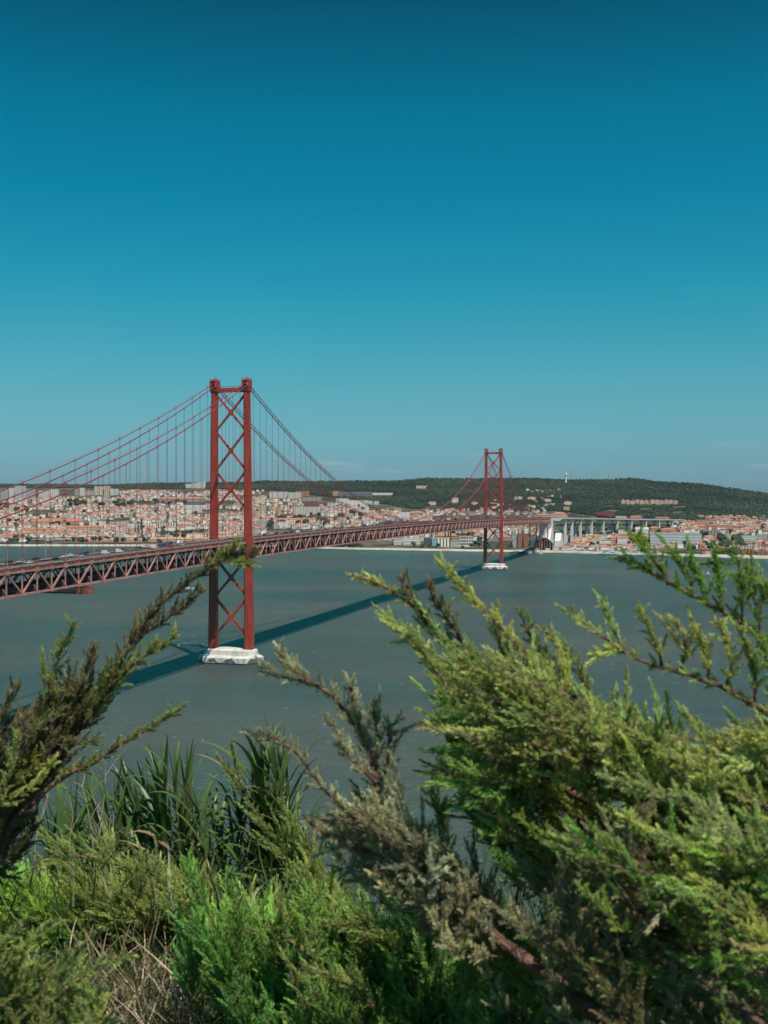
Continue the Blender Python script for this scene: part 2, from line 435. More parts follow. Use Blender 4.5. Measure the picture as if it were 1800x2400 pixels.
def make_terrain():
    pxs = np.concatenate([np.arange(-900, 0, 60), np.arange(0, 1801, 10), np.arange(1860, 2701, 60)])
    ts = np.concatenate([[0], np.linspace(0.012, 1, 170)])
    V = []; 
    for px in pxs:
        s = float(shore_depth(px))
        for t in ts:
            Y = s + (9000 - s) * t ** 1.5
            V.append(((px - 900) / F * Y, Y))
    V = np.array(V); z = terrain(V[:, 0], V[:, 1])
    V3 = np.column_stack([V, z])
    n = len(ts); q = []
    for i in range(len(pxs) - 1):
        for j in range(n - 1):
            q.append((i * n + j, (i + 1) * n + j, (i + 1) * n + j + 1, i * n + j + 1))
    # quay wall down into the water
    base = len(V3); low = V3[::n].copy(); low[:, 2] = -4
    V3 = np.vstack([V3, low])
    for i in range(len(pxs) - 1):
        q.append((base + i, base + i + 1, (i + 1) * n, i * n))
    m = mat_noise('hill_earth', (0.04, 0.046, 0.028), (0.19, 0.165, 0.125), 0.95, 0.016, detail=10, spec=0.1, ramp=(0.42, 0.7))
    o = mesh_np('terrain', V3, None, m, quads=q, smooth=False)
    tag(o, 'far shore rising from the quays to a dark wooded ridge', 'terrain', kind='structure')
make_terrain()

def make_promenade():
    pxs = np.arange(-600, 2400, 15.0)
    V = []; q = []
    for px in pxs:
        s = float(shore_depth(px)) - 3
        w = 34 if px < 1580 else 60
        for Y, z in ((s, -3), (s, 3.1), (s + w, 3.25)):
            V.append(((px - 900) / F * Y, Y, z))
    for i in range(len(pxs) - 1):
        for k in range(2):
            q.append((i * 3 + k, (i + 1) * 3 + k, (i + 1) * 3 + k + 1, i * 3 + k + 1))
    m = mat_noise('quay_stone', (0.42, 0.36, 0.29), (0.60, 0.53, 0.45), 0.9, 0.05, spec=0.15, stretch=(1, 1, 1))
    o = mesh_np('promenade', V, None, m, quads=q)
    tag(o, 'pale stone promenade running along the far river bank', 'promenade', kind='structure')
make_promenade()

def near_z(x, y):
    z = np.where(y < 12, 107.3 - .37 * y, 102.86 - .62 * (y - 12))
    z = z + 0.10 * np.sin(x * 1.7 + y) + .08 * np.sin(y * 2.3 - x * .8)
    return np.maximum(z, -6)
def make_hillside():
    xs = np.concatenate([np.linspace(-200, -13, 30), np.linspace(-12, 12, 70), np.linspace(13, 200, 30)])
    ys = np.concatenate([np.linspace(-25, -0.2, 10), np.linspace(0, 14, 60), np.linspace(15, 190, 40)])
    X, Y = np.meshgrid(xs, ys)
    Z = near_z(X, np.maximum(Y, 4.2))
    Z = np.where(Y < 4.2, np.minimum(near_z(X, np.full_like(Y, 4.2)) + (4.2 - Y) * .25, 106.3), Z)
    V = np.column_stack([X.ravel(), Y.ravel(), Z.ravel()])
    nx = len(xs); q = []
    for j in range(len(ys) - 1):
        for i in range(nx - 1):
            q.append((j * nx + i, j * nx + i + 1, (j + 1) * nx + i + 1, (j + 1) * nx + i))
    m = mat_noise('hillside_soil', (0.035, 0.03, 0.018), (0.10, 0.08, 0.05), 0.95, 3.0, detail=8, bump=0.9, bscale=14, spec=0.1)
    o = mesh_np('hillside', V, None, m, quads=q, smooth=True)
    tag(o, 'dry earth slope under the bushes in front of the river', 'hillside', kind='structure')
make_hillside()

# ================================================================ BRIDGE
T1 = Vector((-102.0, 726.0, 0)); UB = Vector((0.2695, 0.963, 0)).normalized(); NB = Vector((UB.y, -UB.x, 0))
def B(s, n, z): 
    p = T1 + UB * s + NB * n
    return Vector((p.x, p.y, z))
SPAN = 1013.0; PAN = SPAN / 44.0
S0 = -21 * PAN; S1 = SPAN + 28 * PAN
def zb(s):
    return 70.8 - (1.45e-5 if s < 300 else 6.9e-6) * (s - 300) ** 2
ZT = 10.2; ZD = 12.1             # top chord and road above the bottom chord
def cable_z(s, upper):
    if s < 0: s_ = -s
    elif s > SPAN: s_ = s - SPAN
    else:
        t = (s - SPAN / 2) / (SPAN / 2)
        lo, hi = (84.6, 186.6) if upper else (83.2, 184.2)
        return lo + (hi - lo) * t * t
    if upper: return 186.6 - .3936 * s_ + .00033 * s_ ** 2
    return 184.2 - .4202 * s_ + .0004 * s_ ** 2
CN = 11.5

bridge = empty('suspension_bridge', B(0, 0, 0))
tag(bridge, 'long red suspension bridge with two cross-braced towers spanning the whole river', 'bridge')
ORG = Vector(bridge.location)
def bpart(mb, name, mat, parent=None, smooth=False):
    o = mb.build(name, mat, parent or bridge, smooth)
    o.location = -ORG if parent is None else (0, 0, 0)
    return o

def leg_off(z): return 11.5 + (1 - (z - 9.0) / 178.0) * 1.5
def leg_ring(s0, n0, z, a, b_, nt_):
    """cruciform section of a tower leg"""
    pts = [(-a, -b_ + nt_), (-a + nt_, -b_ + nt_), (-a + nt_, -b_), (a - nt_, -b_), (a - nt_, -b_ + nt_), (a, -b_ + nt_),
           (a, b_ - nt_), (a - nt_, b_ - nt_), (a - nt_, b_), (-a + nt_, b_), (-a + nt_, b_ - nt_), (-a, b_ - nt_)]
    return [B(s0 + y, n0 + x, z) for x, y in pts]
def make_tower(s0):
    tw = MB()
    # top strut with walkway rail: the tower's own mesh
    tw.beam(B(s0, -11, 181.2), B(s0, 11, 181.2), 2.6, 2.8)
    for n in np.arange(-8.5, 8.6, 1.7):
        tw.beam(B(s0 - 1.15, n, 182.6), B(s0 - 1.15, n, 183.6), .12)
    tw.beam(B(s0 - 1.15, -9, 183.6), B(s0 - 1.15, 9, 183.6), .14); tw.beam(B(s0 + 1.15, -9, 183.6), B(s0 + 1.15, 9, 183.6), .14)
    tower = bpart(tw, 'tower', M['tower_red'])
    for sg in (-1, 1):
        lg = MB(); secs = []
        for z, a, b_ in ((9, 2.65, 3.1), (70, 2.4, 2.7), (181, 2.0, 2.1)):
            secs.append(leg_ring(s0, sg * leg_off(z), z, a, b_, .75))
        lg.loft(secs)
        for z in np.arange(16.5, 178, 8.6):      # riveted joint bands
            k = (z - 9) / 172; a = 2.65 - .65 * k + .06; b_ = 3.1 - 1.0 * k + .06
            lg.loft([leg_ring(s0, sg * leg_off(z), zz, a, b_, .75) for zz in (z - .16, z + .16)])
        # vertical corner stiffeners and doors
        for zc in (171.5, 160.5):
            lg.box(B(s0 - 2.25, sg * leg_off(zc) + .3, zc), (.5, .5, 3.0))
        bpart(lg, 'leg', M['tower_red'], tower)
        fo = MB(); fo.loft([leg_ring(s0, sg * leg_off(9), z, a, a + .5, .7) for z, a in ((8.2, 3.2), (9.6, 3.0), (9.8, 2.75))])
        bpart(fo, 'leg_base', M['dark_steel'], tower)
        sd = MB()
        n0 = sg * 11.45
        def ring(z, a, b_): return [B(s0 + y, n0 + x, z) for x, y in ((-a, -b_), (a, -b_), (a, b_), (-a, b_))]
        sd.loft([ring(179.4, 2.05, 2.2), ring(180.4, 2.35, 2.6), ring(182.6, 2.45, 3.0), ring(183.0, 2.55, 3.3)])
        for t in (-1, 1):                       # open cheeks of the cable saddle house
            sd.loft([[B(s0 + y, n0 + t * 2.05 + x, z) for x, y in ((-.45, -3.3), (.45, -3.3), (.45, 3.3), (-.45, 3.3))] for z in (183.0, 187.4)])
        sd.loft([ring(187.0, 2.5, 2.6), ring(187.8, 2.45, 2.2)])
        sd.loft([ring(187.8, 1.2, 1.4), ring(188.9, .7, .8)])
        for x, y in ((-2.3, -3.0), (2.3, -3.0), (2.3, 3.0), (-2.3, 3.0), (0, -3.0), (0, 3.0)):
            sd.beam(B(s0 + y, n0 + x, 187.0), B(s0 + y, n0 + x, 188.7), .18)
        for z in (187.9, 188.6):
            for c0, c1 in (((-3.0, -2.3), (-3.0, 2.3)), ((3.0, -2.3), (3.0, 2.3)), ((-3.0, -2.3), (3.0, -2.3)), ((-3.0, 2.3), (3.0, 2.3))):
                sd.beam(B(s0 + c0[0], n0 + c0[1], z), B(s0 + c1[0], n0 + c1[1], z), .12)
        for x, y, h in ((0, 0, 190.6), (.9, .5, 189.9), (-.8, -.4, 189.7), (.1, 1.4, 189.5)):
            sd.beam(B(s0 + y, n0 + x, 187.8), B(s0 + y, n0 + x, h), .24)
        bpart(sd, 'cable_saddle', M['tower_red'], tower)
    for z0, z1 in ((178.6, 154.0), (154.0, 127.6), (127.6, 101.8), (69.5, 43.2), (43.2, 16.8)):
        br = MB(); zm = (z0 + z1) / 2
        wb = 1.5 if z0 > 90 else 1.9
        for sg in (-1, 1):
            br.beam(B(s0, sg * (leg_off(z0) - 1.7), z0 - .9), B(s0, -sg * (leg_off(z1) - 1.7), z1 + .9), 1.5, wb * .78, up=tuple(NB))
        def gz(h, w): return [(-w, 0), (0, -h), (w, 0), (0, h)]
        for y0, y1 in ((-1.05, 1.05),):
            pts = [(-1.5, -1.0), (-.75, -2.0), (.75, -2.0), (1.5, -1.0), (1.5, 1.0), (.75, 2.0), (-.75, 2.0), (-1.5, 1.0)]
            br.loft([[B(s0 + y, x, zm + z) for x, z in pts] for y in (y0, y1)])
        bpart(br, 'cross_brace', M['tower_red'], tower)
    # pedestal of the truss between the legs
    pd = MB()
    pd.beam(B(s0, -9, zb(s0) - 1.6), B(s0, 9, zb(s0) - 1.6), 4.0, 2.0)
    bpart(pd, 'deck_strut', M['tower_red'], tower)
    return tower
make_tower(0.0); make_tower(SPAN)

def pier_ring(s0, z, f, e):
    """elongated octagon: f grows it sideways, e along the bridge"""
    hn, hs, p, q = 15.0, 12.0, 7.0, 9.0
    pts = [(-hn, -hs), (hn, -hs), (hn + p, -hs + q), (hn + p, hs - q), (hn, hs), (-hn, hs), (-hn - p, hs - q), (-hn - p, -hs + q)]
    return [B(s0 + y * e, x * f, z) for x, y in pts]
DOLPHIN = [(-6.2, -1.1), (-5.0, -.35), (-4.6, .35), (-3.4, 1.2), (-1.6, 1.7), (-.2, 1.75), (.5, 2.15), (1.5, 2.7), (1.25, 1.75), (1.9, 1.2), (3.4, -.1), (4.3, -1.1),
           (5.6, -1.15), (6.4, -1.55), (5.2, -1.75), (4.6, -2.3), (3.9, -1.75), (2.6, -1.25), (.6, -.75), (-1.2, -.75), (-2.0, -1.6), (-2.9, -1.9), (-2.7, -.95), (-4.0, -.75), (-5.2, -.95)]
ORCA = [(-5.5, -2.1), (-4.4, -.4), (-2.8, 1.2), (-.6, 1.9), (2.0, 1.7), (4.2, .4), (5.6, -.9), (4.4, -.7), (3.4, -1.3), (2.4, -2.1), (.6, -2.1), (-.8, -1.5), (-2.6, -2.1)]
def make_pier(s0):
    pr = MB()
    pr.loft([pier_ring(s0, -5, 1, 1), pier_ring(s0, 4.1, 1, 1), pier_ring(s0, 5.2, .90, .86)])
    pr.loft([pier_ring(s0, 5.2, .84, .70), pier_ring(s0, 8.5, .83, .69), pier_ring(s0, 8.9, .81, .66)])
    # rounded hump between the legs
    secs = []
    for n in np.linspace(-9.5, 9.5, 9):
        hgt = 8.92 + 0.30 * max(0, math.cos(n / 10.5 * math.pi / 2)) ** .6
        secs.append([B(s0 + y, n, z) for y, z in ((-7.4, 8.7), (-6.4, hgt), (6.4, hgt), (7.4, 8.7))])
    pr.loft(secs)
    for sg in (-1, 1):
        pr.loft([[B(s0 + y, sg * 12.9 + x, z) for x, y in ((-3.5, -4.4), (3.5, -4.4), (3.5, 4.4), (-3.5, 4.4))] for z in (8.6, 9.05)])
    pier = bpart(pr, 'pier', M['pier_white'])
    wl = MB(); wl.loft([pier_ring(s0, z, f_, f_ + .002) for z, f_ in ((-4, 1.006), (.95, 1.006), (.96, .995))], cap=False)
    bpart(wl, 'waterline', M['waterline'], pier)
    rl = MB()
    ring = pier_ring(s0, 5.25, .88, .83)
    for i in range(8):
        a, b_ = ring[i], ring[(i + 1) % 8]
        nn = max(1, int((b_ - a).length / 3))
        for k in range(nn):
            p = a.lerp(b_, k / nn); rl.beam(p, p + Vector((0, 0, 1.1)), .07)
        rl.beam(a + Vector((0, 0, 1.1)), b_ + Vector((0, 0, 1.1)), .07)
    bpart(rl, 'handrail', M['pale_steel'], pier)
    def painted(shape, a, b_, cx, cz, sc, flip=1):
        """flat painted figure standing 3 cm proud of the face from a to b"""
        a = Vector(a); b_ = Vector(b_); d = (b_ - a).normalized(); out = Vector((d.y, -d.x, 0))
        mb = MB()
        f0 = [a + d * (cx + x * sc * flip) + Vector((0, 0, cz + z * sc)) + out * .06 for x, z in shape]
        f1 = [p - out * .09 for p in f0]
        mb.loft([f0, f1])
        bpart(mb, 'painted_dolphin', M['mural'], pier)
    r = pier_ring(s0, 0, 1, 1)
    painted(DOLPHIN, r[0], r[1], 7.0, 2.1, .80)
    painted(DOLPHIN, r[0], r[1], 19.5, 2.0, .95)
    painted(ORCA, r[1], r[2], 6.0, 2.1, .95)
    painted(ORCA, r[7], r[0], 6.4, 2.1, .55, -1)
make_pier(0.0); make_pier(SPAN)

# cables and hangers
def clamp_ring(mb, p): mb.box(p, (.75, .75, .9)); mb.box(p + Vector((0, 0, .9)), (.18, .18, 1.1))
hangers = []
for sg in (-1, 1):
    for upper in (False, True):
        cb = MB(); pts = []
        ss = list(np.arange(S0, 0, PAN / 2)) + list(np.arange(0, SPAN, PAN / 2)) + list(np.arange(SPAN, SPAN + 21 * PAN + 1, PAN / 2))
        for s in ss: pts.append(B(s, sg * CN, cable_z(s, upper)))
        cb.tube(pts, .26 if upper else .33, 8)
        if upper:   # thin hand lines above the cable
            cb.tube([p + Vector((0, 0, 1.3)) for p in pts], .05, 4)
        k0 = .5 if upper else 0.0
        for k in range(-21, 66):
            s = (k + k0) * PAN
            if abs(s) < 6 or abs(s - SPAN) < 6 or s > SPAN + 20 * PAN or s < S0 + 12: continue
            zc = cable_z(s, upper); zr = zb(s) + ZT + 1.2
            clamp_ring(cb, B(s, sg * CN, zc))
            if zc - zr < 1.5: continue
            hangers.append((sg, s, zc, zr))
        bpart(cb, 'main_cable', M['cable_red'], smooth=True)
def vis(h):
    p = B(h[1], h[0] * CN, 90)
    px = 900 + p.x / p.y * F
    return (h[2] - h[3]) / p.y if 0 <= px <= 1800 else -1 / p.y
hangers.sort(key=vis, reverse=True)
def hanger_shape(mb, h):
    sg, s, zc, zr = h
    for d in (-.42, .42):
        mb.tube([B(s + d, sg * CN, zr), B(s + d, sg * CN, zc)], .068, 4, cap=False)
    mb.box(B(s, sg * CN, zr), (.7, .7, .7))
    if zc - zr > 14: mb.beam(B(s - .42, sg * CN, zc - 5), B(s + .42, sg * CN, zc - 5), .2)
for h in hangers[:100]:
    mb = MB(); hanger_shape(mb, h); bpart(mb, 'hanger', M['cable_red'])
mb = MB()
for h in hangers[100:]: hanger_shape(mb, h)
tag(bpart(mb, 'hanger', M['cable_red']), kind='stuff')

# stiffening trusses
K0, K1 = -42, 144               # half panels
HP = PAN / 2
for sg in (-1, 1):
    n = sg * 11.45
    ch = MB(); la = MB(); tc_ = MB()
    for k in range(K0, K1):
        s, s2 = k * HP, (k + 1) * HP
        ch.beam(B(s, n, zb(s)), B(s2, n, zb(s2)), .95, .9); tc_.beam(B(s, n, zb(s) + ZT), B(s2, n, zb(s2) + ZT), .9, .95)
        la.beam(B(s, n, zb(s) + .4), B(s, n, zb(s) + ZT - .4), .62, .55)
        if k % 2 == 0: la.beam(B(s, n, zb(s) + .3), B(s2, n, zb(s2) + ZT - .3), .6, .8)
        else:
            la.beam(B(s, n, zb(s) + ZT - .3), B(s2, n, zb(s2) + .3), .6, .7)
            la.beam(B(s - 2.6, n + sg * .1, zb(s) + 3.4), B(s, n + sg * .1, zb(s) + .5), .45, .45)
        la.box(B(s, n + sg * .25, zb(s) + ZT + .1), (2.5, .9, 1.7) if k % 2 else (1.7, .9, 1.5), math.atan2(UB.y, UB.x))
        la.box(B(s, n + sg * .25, zb(s) - .05), (2.0, .9, 1.2) if k % 2 == 0 else (1.2, .8, 1.0), math.atan2(UB.y, UB.x))
    tr = bpart(ch, 'side_truss', M['truss_pink'])
    bpart(tc_, 'top_chord', M['truss_pink'], tr)
    bpart(la, 'lattice', M['truss_pink'], tr)
fl = MB()
for k in range(K0, K1 + 1):
    s = k * HP; z = zb(s)
    fl.beam(B(s, -10.4, z + ZT + .4), B(s, 10.4, z + ZT + .4), .6, 1.6)
    fl.beam(B(s, -10.4, z + .5), B(s, 10.4, z + .5), .6, 1.2)
    for sg in (-1, 1):
        fl.beam(B(s, sg * 10.2, z + ZT - .5), B(s, sg * 4.6, z + 7.6), .4, .45)
        fl.beam(B(s, sg * 10.2, z + 1.2), B(s, sg * 4.6, z + 7.6), .4, .45)
    fl.beam(B(s, -4.6, z + 7.6), B(s, 4.6, z + 7.6), .45, .6)
    if k < K1:
        s2 = s + HP; z2 = zb(s2); t = 1 if k % 2 else -1
        fl.beam(B(s, -10.2 * t, z + .1), B(s2, 10.2 * t, z2 + .1), .5, .45)
        for n in (-7, -3.5, 0, 3.5, 7): fl.beam(B(s, n, z + ZT + 1.5), B(s2, n, z2 + ZT + 1.5), .35, .8)
bpart(fl, 'floor_frame', M['dark_steel'])

def ribbon(mb, n0, n1, dz0, dz1, k0=K0, k1=K1):
    secs = []
    for k in range(k0, k1 + 1):
        s = k * HP; z = zb(s)
        secs.append([B(s, n0, z + dz0), B(s, n1, z + dz0), B(s, n1, z + dz1), B(s, n0, z + dz1)])
    mb.loft(secs)
dk = MB(); ribbon(dk, -11.05, 11.05, ZD - .55, ZD)
deck = bpart(dk, 'road_deck', M['asphalt'])
ln = MB()
for n in (-9.6, 9.6): ribbon(ln, n - .1, n + .1, ZD + .012, ZD + .03)
for n in (-6.4, -3.3, 3.3, 6.4):
    for k in range(K0, K1):
        s = k * HP
        ln.beam(B(s, n, zb(s) + ZD + .02), B(s + 5, n, zb(s + 5) + ZD + .02), .2, .03)
bpart(ln, 'lane_markings', M['white_line'], deck)
md = MB(); ribbon(md, -.25, .25, ZD + .01, ZD + .7); bpart(md, 'median_barrier', M['fascia'], deck)
rd = MB()
ribbon(rd, -6.6, 6.6, 1.2, 1.8); 
for n in (-6.2, 6.2): ribbon(rd, n - .12, n + .12, 1.8, 3.1)
for n in (-3.4, -1.9, 1.9, 3.4): ribbon(rd, n - .08, n + .08, 1.81, 2.0)
bpart(rd, 'rail_deck', M['dark_steel'])
for sg in (-1, 1):
    fa = MB(); n = sg * 11.3
    ribbon(fa, n - .2, n + .2, ZT + .6, ZD + .1)
    for k in range(K0 * 2, K1 * 2):
        s = k * HP / 2
        fa.beam(B(s, n + sg * .2, zb(s) + ZT + .5), B(s, n + sg * .3, zb(s) + ZD + .3), .3, .35)
    f_o = bpart(fa, 'edge_girder', M['fascia'])
    ra = MB()
    for dz in (.6, 1.05): ribbon(ra, n - .04, n + .04, ZD + dz - .03, ZD + dz + .03)
    for k in range(K0 * 4, K1 * 4):
        s = k * HP / 4
        ra.beam(B(s, n, zb(s) + ZD + .05), B(s, n, zb(s) + ZD + 1.05), .07)
    bpart(ra, 'railing', M['fascia'], f_o)

# steel bents that carry the far end of the truss
def make_bent(s0, zg):
    bt = MB(); z1 = zb(s0) - .6
    for sg in (-1, 1):
        bt.beam(B(s0, sg * 11.2, zg), B(s0, sg * 11.2, z1 + (14 if s0 < SPAN + 500 else 0)), 1.7, 1.7, up=tuple(NB))
    zs = (z1, zg + (z1 - zg) * .36, zg + 4)
    for a, b_ in zip(zs[:-1], zs[1:]):
        for sg in (-1, 1): bt.beam(B(s0, sg * 10.6, a), B(s0, -sg * 10.6, b_), .9, .9, up=tuple(NB))
    bt.beam(B(s0, -11, z1), B(s0, 11, z1), 1.4, 1.6)
    o = bpart(bt, 'steel_bent', M['tower_red'])
    for sg in (-1, 1):
        ft = MB(); ft.box(B(s0, sg * 11.2, zg - 1), (9, 7, 5.5), math.atan2(UB.y, UB.x))
        bpart(ft, 'footing', M['pier_white'], o)
make_bent(SPAN + 483.4, 5); make_bent(SPAN + 583, 6)

# ================================================================ AIR
def make_haze():
    m = bpy.data.materials.new('haze_air'); m.use_nodes = True; nt = m.node_tree; nt.nodes.clear()
    out = N(nt, 'ShaderNodeOutputMaterial'); v = N(nt, 'ShaderNodeVolumePrincipled')
    v.inputs['Color'].default_value = (0.50, 0.86, 1.0, 1); v.inputs['Density'].default_value = HAZE; v.inputs['Anisotropy'].default_value = 0.3
    nt.links.new(v.outputs[0], out.inputs['Volume'])
    m.cycles.homogeneous_volume = True if hasattr(m, 'cycles') and hasattr(m.cycles, 'homogeneous_volume') else None
    x = 9000; y0, y1, z0, z1 = -300, 9300, -8, 420
    mb = MB(); mb.box((0, (y0 + y1) / 2, (z0 + z1) / 2), (2 * x, y1 - y0, z1 - z0))
    o = mb.build('haze', m); tag(o, 'thin bluish haze over the river and the far hills', 'haze', kind='stuff')
HAZE = 2.4e-5
make_haze()

# ================================================================ VIADUCT, ANCHORAGE, BENT FOOT
OC = [0]
def ordinal(i):
    w = ['first', 'second', 'third', 'fourth', 'fifth', 'sixth', 'seventh', 'eighth', 'ninth', 'tenth', 'eleventh', 'twelfth', 'thirteenth', 'fourteenth',
         'fifteenth', 'sixteenth', 'seventeenth', 'eighteenth', 'nineteenth', 'twentieth']
    if i < 20: return w[i]
    tens = ['twenty', 'thirty', 'forty', 'fifty', 'sixty', 'seventy', 'eighty', 'ninety']
    n = i + 1
    if n < 100:
        return (tens[n // 10 - 2] + ('-' + w[n % 10 - 1] if n % 10 else 'th')).replace('tyth', 'tieth')
    return str(n) + 'th'

def make_viaduct():
    pxs = [1306, 1318, 1334, 1354, 1380, 1408, 1441, 1474, 1508, 1539, 1570, 1600]
    pts = []; Y = 2385.0
    for i, px in enumerate(pxs):
        if i:
            p0 = pts[-1]; Ya = p0.y
            for dy in np.arange(1, 110, .5):
                Yc = Ya + dy; X = (px - 900) / F * Yc
                if math.hypot(X - p0.x, dy) >= (70 if i > 1 else 55): break
            Y = Yc
        row = 1213.5 + (px - 1305) / 270 * 4.0
        pts.append(P(px, row, Y))
    via = empty('approach_viaduct', (pts[0].x, pts[0].y, 5))
    tag(via, 'curving concrete viaduct on paired tall columns continuing the bridge into the town', 'viaduct')
    org = Vector(via.location)
    def add(mb, name, mat):
        o = mb.build(name, mat, via); o.location = -org; return o
    dk = MB(); secs = []; rl = MB(); rs = []
    for i in range(len(pts) - 1):
        a, b_ = pts[i], pts[i + 1]; d = (b_ - a); d.z = 0; d.normalize(); n = Vector((d.y, -d.x, 0))
        for k in range(8):
            t = k / 8; p = a.lerp(b_, t); hg = 2.2 + 4.6 * (2 * abs(t - .5)) ** 2.2
            secs.append([p - n * 12 + Vector((0, 0, -2.0)), p - n * 6 + Vector((0, 0, -hg)), p + n * 6 + Vector((0, 0, -hg)), p + n * 12 + Vector((0, 0, -2.0)), p + n * 12.2, p - n * 12.2])
            q = p + Vector((0, 0, -13.5))
            rs.append([q - n * 3.6 + Vector((0, 0, -3.6)), q + n * 3.6 + Vector((0, 0, -3.6)), q + n * 3.6, q - n * 3.6])
    dk.loft(secs); add(dk, 'viaduct_deck', M['concrete'])
    rl.loft(rs); add(rl, 'rail_girder', M['fascia'])
    for i in range(1, len(pts) - 1):
        a = pts[i]; d = pts[i + 1] - pts[i - 1]; d.z = 0; d.normalize(); n = Vector((d.y, -d.x, 0))
        for sg in (-1, 1):
            c = a + n * (sg * 6.6); g = float(terrain(c.x, c.y)) - 3
            cm = MB(); top = a.z - 5.8
            secs = []
            for z, w, dd in ((g, 6.0, 4.4), (top - 10, 5.0, 3.4), (top - 3, 5.4, 3.8), (top + 1.2, 7.2, 5.4)):
                secs.append([Vector((c.x, c.y, z)) + d * (x * dd / 2) * 1.2 + n * (y * w / 2) for x, y in ((-1, -1), (1, -1), (1, 1), (-1, 1))])
            cm.loft(secs); add(cm, 'column', M['concrete'])
    return pts
VIA = make_viaduct()

def make_anchorage():
    an = empty('cable_anchorage', B(S1, 0, 5)); org = Vector(an.location)
    tag(an, 'massive pale concrete anchorage block where the red truss ends at the shore', 'anchorage')
    def add(mb, name, mat):
        o = mb.build(name, mat, an); o.location = -org; return o
    m1 = MB(); zt = zb(S1) + ZD - .8
    for n in (-10.5, 10.5):
        m1.loft([[B(s, n + x, z) for s, z in ((S1 + 1, zt), (S1 + 26, zt), (S1 + 38, 3), (S1 - 42, 3), (S1 - 38, 16), (S1 + 1, zt - 22))] for x in (-2.2, 2.2)])
    add(m1, 'side_wall', M['concrete'])
    m2 = MB(); m2.loft([[B(s, x, z) for s, z in ((S1 - 30, zb(S1) - 1.5), (S1 + 2, zb(S1) - 1.5), (S1 + 2, 4), (S1 - 46, 4), (S1 - 46, 14))] for x in (-7.5, 7.5)])
    add(m2, 'anchor_chamber', M['concrete'])
    m3 = MB(); m3.loft([[B(s, x, z) for s, z in ((S1 + 60, 36), (S1 + 70, 36), (S1 + 110, 4), (S1 + 40, 4), (S1 + 40, 20))] for x in (14, 27)])
    add(m3, 'ramp_wall', M['concrete'])
make_anchorage()

# ================================================================ TOWN
LM = []          # landmarks: (px, row, short phrase)
OCC = []         # occupied rectangles in the picture plane for the scatter
WALLC = {'white': (.80, .77, .72), 'cream': (.74, .66, .54), 'pink': (.60, .36, .30), 'grey': (.46, .45, .43), 'ochre': (.60, .42, .20), 'rose': (.68, .55, .49)}
ROOFC = {'orange': (.43, .18, .11), 'terracotta': (.38, .165, .11), 'rust': (.33, .12, .07), 'pale': (.50, .45, .40), 'grey': (.30, .30, .30), 'tan': (.50, .27, .15)}

def roof_geo(mr, w, d, h, kind, rh, ov=.5):
    x, y = w / 2 + ov, d / 2 + ov
    if kind == 'flat':
        t = .55
        mr.box((0, 0, h + .25), (w + .3, d + .3, .5)); 
        for sx, sy, bw, bd in ((0, -1, w + .3, t), (0, 1, w + .3, t), (-1, 0, t, d), (1, 0, t, d)):
            mr.box((sx * (w / 2 - t / 2 + .14), sy * (d / 2 - t / 2 + .14), h + .85), (bw, bd, .7))
        return
    if kind == 'hip':
        k = min(x, y) * .95
        if w >= d: r = [(-x + k, 0), (x - k, 0)]; 
        else: r = [(0, -y + k), (0, y - k)]
    else:
        r = [(-x, 0), (x, 0)] if w >= d else [(0, -y), (0, y)]
    V = [(-x, -y, h), (x, -y, h), (x, y, h), (-x, y, h), (r[0][0], r[0][1], h + rh), (r[1][0], r[1][1], h + rh)]
    if w >= d: fs = [(0, 1, 5, 4), (2, 3, 4, 5), (1, 2, 5), (3, 0, 4), (3, 2, 1, 0)]
    else: fs = [(1, 2, 5, 4), (3, 0, 4, 5), (0, 1, 4), (2, 3, 5), (3, 2, 1, 0)]
    mr.add(V, fs)

def put_building(name, cat, c, w, d, h, rz, wc, roof, rc, label, wmat='wall', rh=None, group=None, extras=None):
    """walls are the thing's own mesh, its roof a child"""
    sink = 5.0
    mw = MB(); mw.cur = wc
    mw.box((0, 0, (h - sink) / 2), (w, d, h + sink))
    o = mw.build(name, M[wmat], None, loc=c, rz=rz, fixn=False)
    tag(o, label, cat, group)
    mr = MB(); mr.cur = rc
    roof_geo(mr, w, d, h + .02, roof, rh if rh is not None else min(w, d) * U(.22, .34))
    mr.build('roof', M['roof'], o, fixn=False)
    if extras: extras(o, w, d, h)
    return o

def windows_row(o, w, d, h, nx, nz, ww=1.6, wh=1.8, z0=1.5, mat='glass'):
    """separate window parts on the river side"""
    for i in range(nx):
        for k in range(nz):
            mb = MB(); x = -w / 2 + (i + .5) * w / nx; z = z0 + (k + .5) * (h - z0) / nz
            mb.box((x, -d / 2 - .02, z), (min(ww, w / nx * .6), .12, min(wh, (h - z0) / nz * .62)))
            mb.build('window', M[mat], o, fixn=False)

